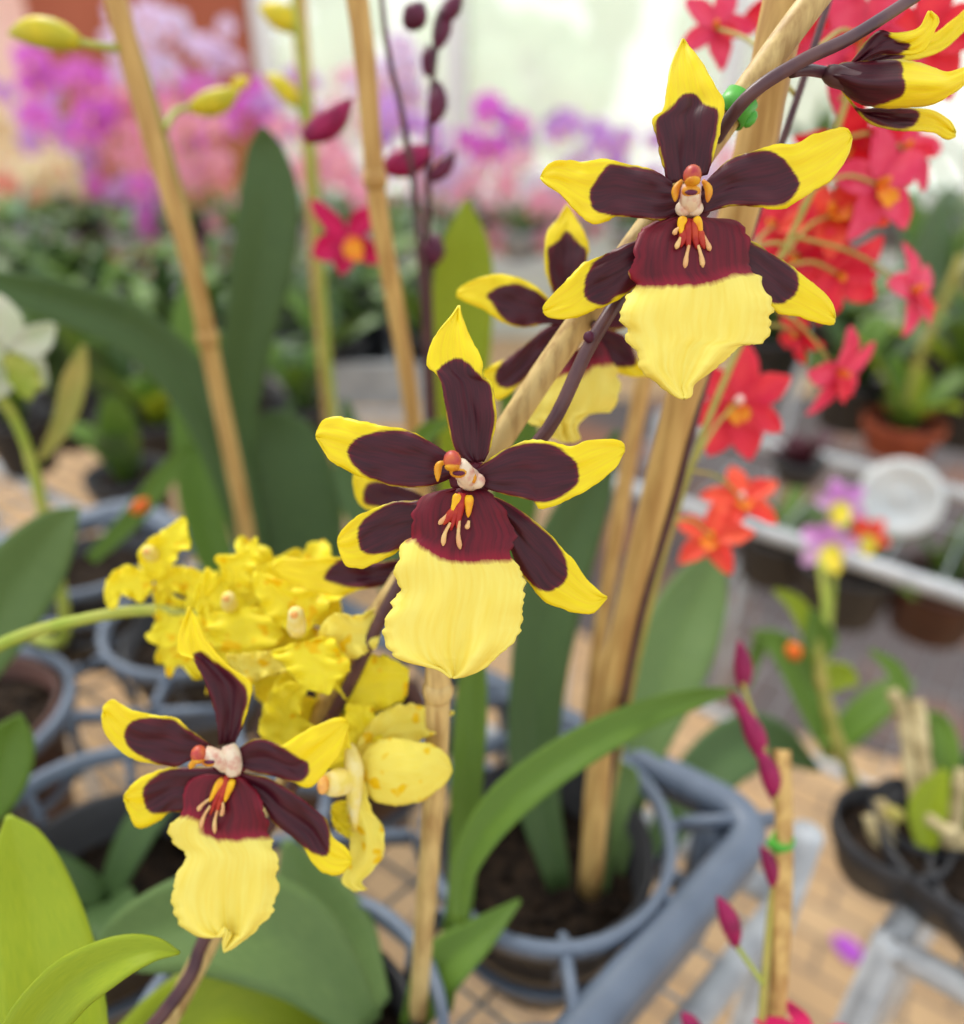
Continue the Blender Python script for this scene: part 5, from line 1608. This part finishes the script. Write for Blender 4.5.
M['dry'] = pm('dry_straw_cane', (200, 184, 140), (168, 150, 108), 60, 0.7)
q0 = on_z(876, 868, BENCH_Z)
cane_plant('leaning cane orchid with green tip and an orange bud beyond the tray corner', q0,
           [([q0 + np.array([0, 0, 0.045]), at(862, 800, 0.44), at(838, 740, 0.45), at(822, 680, 0.46), at(818, 640, 0.465)], 0.0038, M['stem_tan']),
            ([at(822, 690, 0.46), at(826, 620, 0.475), at(820, 560, 0.49)], 0.0022, M['stem_green'])],
           [([(822, 690, 0.46, 6), (800, 660, 0.465, 12), (775, 640, 0.47, 10), (752, 632, 0.475, 2)], G), ([(822, 690, 0.46, 6), (840, 676, 0.46, 14), (858, 684, 0.455, 3)], Lt),
            ([(818, 660, 0.46, 4), (800, 610, 0.47, 9), (775, 590, 0.475, 2)], Lt), ([(820, 740, 0.45, 5), (770, 640, 0.47, 9), (745, 690, 0.48, 2)], G), ([(822, 660, 0.46, 4), (820, 640, 0.46, 16), (812, 610, 0.46, 3)], G)], 0.03, 0.035)
ob = bpy.data.objects[[o.name for o in bpy.data.objects if o.name.startswith('cane_orchid')][-1]]
bud('bud', ob, at(786, 652, 0.465), at(802, 648, 0.465), 0.006, pm('orange_bud_b', (240, 120, 40), (226, 96, 30), 80))
q1 = on_z(944, 890, BENCH_Z)
cane_plant('clump of pale dry canes with green leaves in a black pot at the lower right', q1,
           [([q1 + np.array([-0.008, 0, 0.045]), at(918, 800, 0.40), at(905, 720, 0.41), at(892, 690, 0.415)], 0.0040, M['dry']),
            ([q1 + np.array([0.0, 0.01, 0.045]), at(930, 800, 0.405), at(912, 700, 0.42)], 0.0044, M['dry']),
            ([q1 + np.array([0.012, 0.004, 0.045]), at(945, 840, 0.39), at(925, 760, 0.40), at(918, 700, 0.41)], 0.0036, M['dry']),
            ([q1 + np.array([0.02, 0.0, 0.045]), at(958, 840, 0.39), at(962, 770, 0.39)], 0.0036, M['dry'])],
           [([(905, 700, 0.415, 5), (895, 670, 0.42, 8), (870, 650, 0.43, 2)], G), ([(925, 860, 0.39, 5), (928, 810, 0.39, 17), (945, 770, 0.39, 4)], Lt), ([(930, 830, 0.40, 5), (945, 770, 0.40, 13), (940, 725, 0.41, 10), (918, 712, 0.415, 2)], G),
            ([(945, 820, 0.41, 5), (962, 790, 0.41, 20), (985, 740, 0.41, 3)], Dk), ([(950, 840, 0.40, 6), (970, 800, 0.40, 16), (1000, 770, 0.40, 3)], G)], 0.04, 0.035)
for k, (px0, px1, py1) in enumerate(((900, 880, 800), (920, 935, 790), (950, 970, 810), (960, 985, 800), (880, 868, 815))):
    stub = [at(px0, 890, 0.40), at((px0 + px1) / 2 + 4, 850, 0.40), at(px1, py1, 0.405)]
    root = bpy.data.objects[[o.name for o in bpy.data.objects if o.name.startswith('cane_orchid')][-1]]
    m = MB()
    m.tube(smooth_path(stub, 12), [0.0034 * (1 + 0.15 * math.sin(i * 1.7)) for i in range(12)], 8)
    m.build('cane', M['dry'], root)
for k, (px, py, lab) in enumerate(((905, 850, 'empty black pot left of the dry canes'), (1000, 930, 'black pot of bark at the lower right edge'))):
    q = on_z(px, py, BENCH_Z)
    r0 = empty('black_pot', q, None, lab, 'pot')
    pot_parts(r0, q, 0.026 if k == 0 else 0.042, 0.032, M['pot_black'])
# fallen purple petal on the pavers
fp = on_z(861, 961, 0.004)
v, f, uv = petal_local(0.05, 0.04, 0.8, 0.0, 0.1, 0.05)
pt = put(v, np.array([[1, 0, 0], [0, 1, 0], [0, 0, 1.0]]), fp, 0.6)
tag(mk('fallen_petal', pt, f, pm('violet_petal', (176, 70, 200), (196, 100, 214), 60, trans=0.1), uv=uv, thick=0.001), 'fallen violet petal lying on the tan pavers', 'petal')

# ------------------------------------------------------------------ light
wd = bpy.data.worlds.new('sky')
SC.world = wd
wd.use_nodes = True
nt = wd.node_tree
bg = nt.nodes['Background']
tc = nt.nodes.new('ShaderNodeTexCoord')
sx = nt.nodes.new('ShaderNodeSeparateXYZ')
nt.links.new(tc.outputs['Generated'], sx.inputs[0])
rp_ = nt.nodes.new('ShaderNodeValToRGB')
rp_.color_ramp.elements[0].position = 0.0
rp_.color_ramp.elements[0].color = (1.0, 1.0, 0.97, 1)
rp_.color_ramp.elements[1].position = 0.8
rp_.color_ramp.elements[1].color = (0.90, 0.95, 1.0, 1)
nt.links.new(sx.outputs['Z'], rp_.inputs[0])
nt.links.new(rp_.outputs[0], bg.inputs[0])
bg.inputs[1].default_value = 1.25
sl = bpy.data.lights.new('sun', 'SUN')
sl.energy = 2.5
sl.angle = math.radians(22)
sl.color = (1.0, 0.96, 0.88)
so = bpy.data.objects.new('sun', sl)
COL.objects.link(so)
so.rotation_euler = (math.radians(-32), math.radians(-22), 0)

SC.view_settings.view_transform = 'Standard'
SC.view_settings.look = 'None'
SC.view_settings.exposure = 0.0
SC.view_settings.gamma = 1.0
SC.view_settings.use_curve_mapping = False
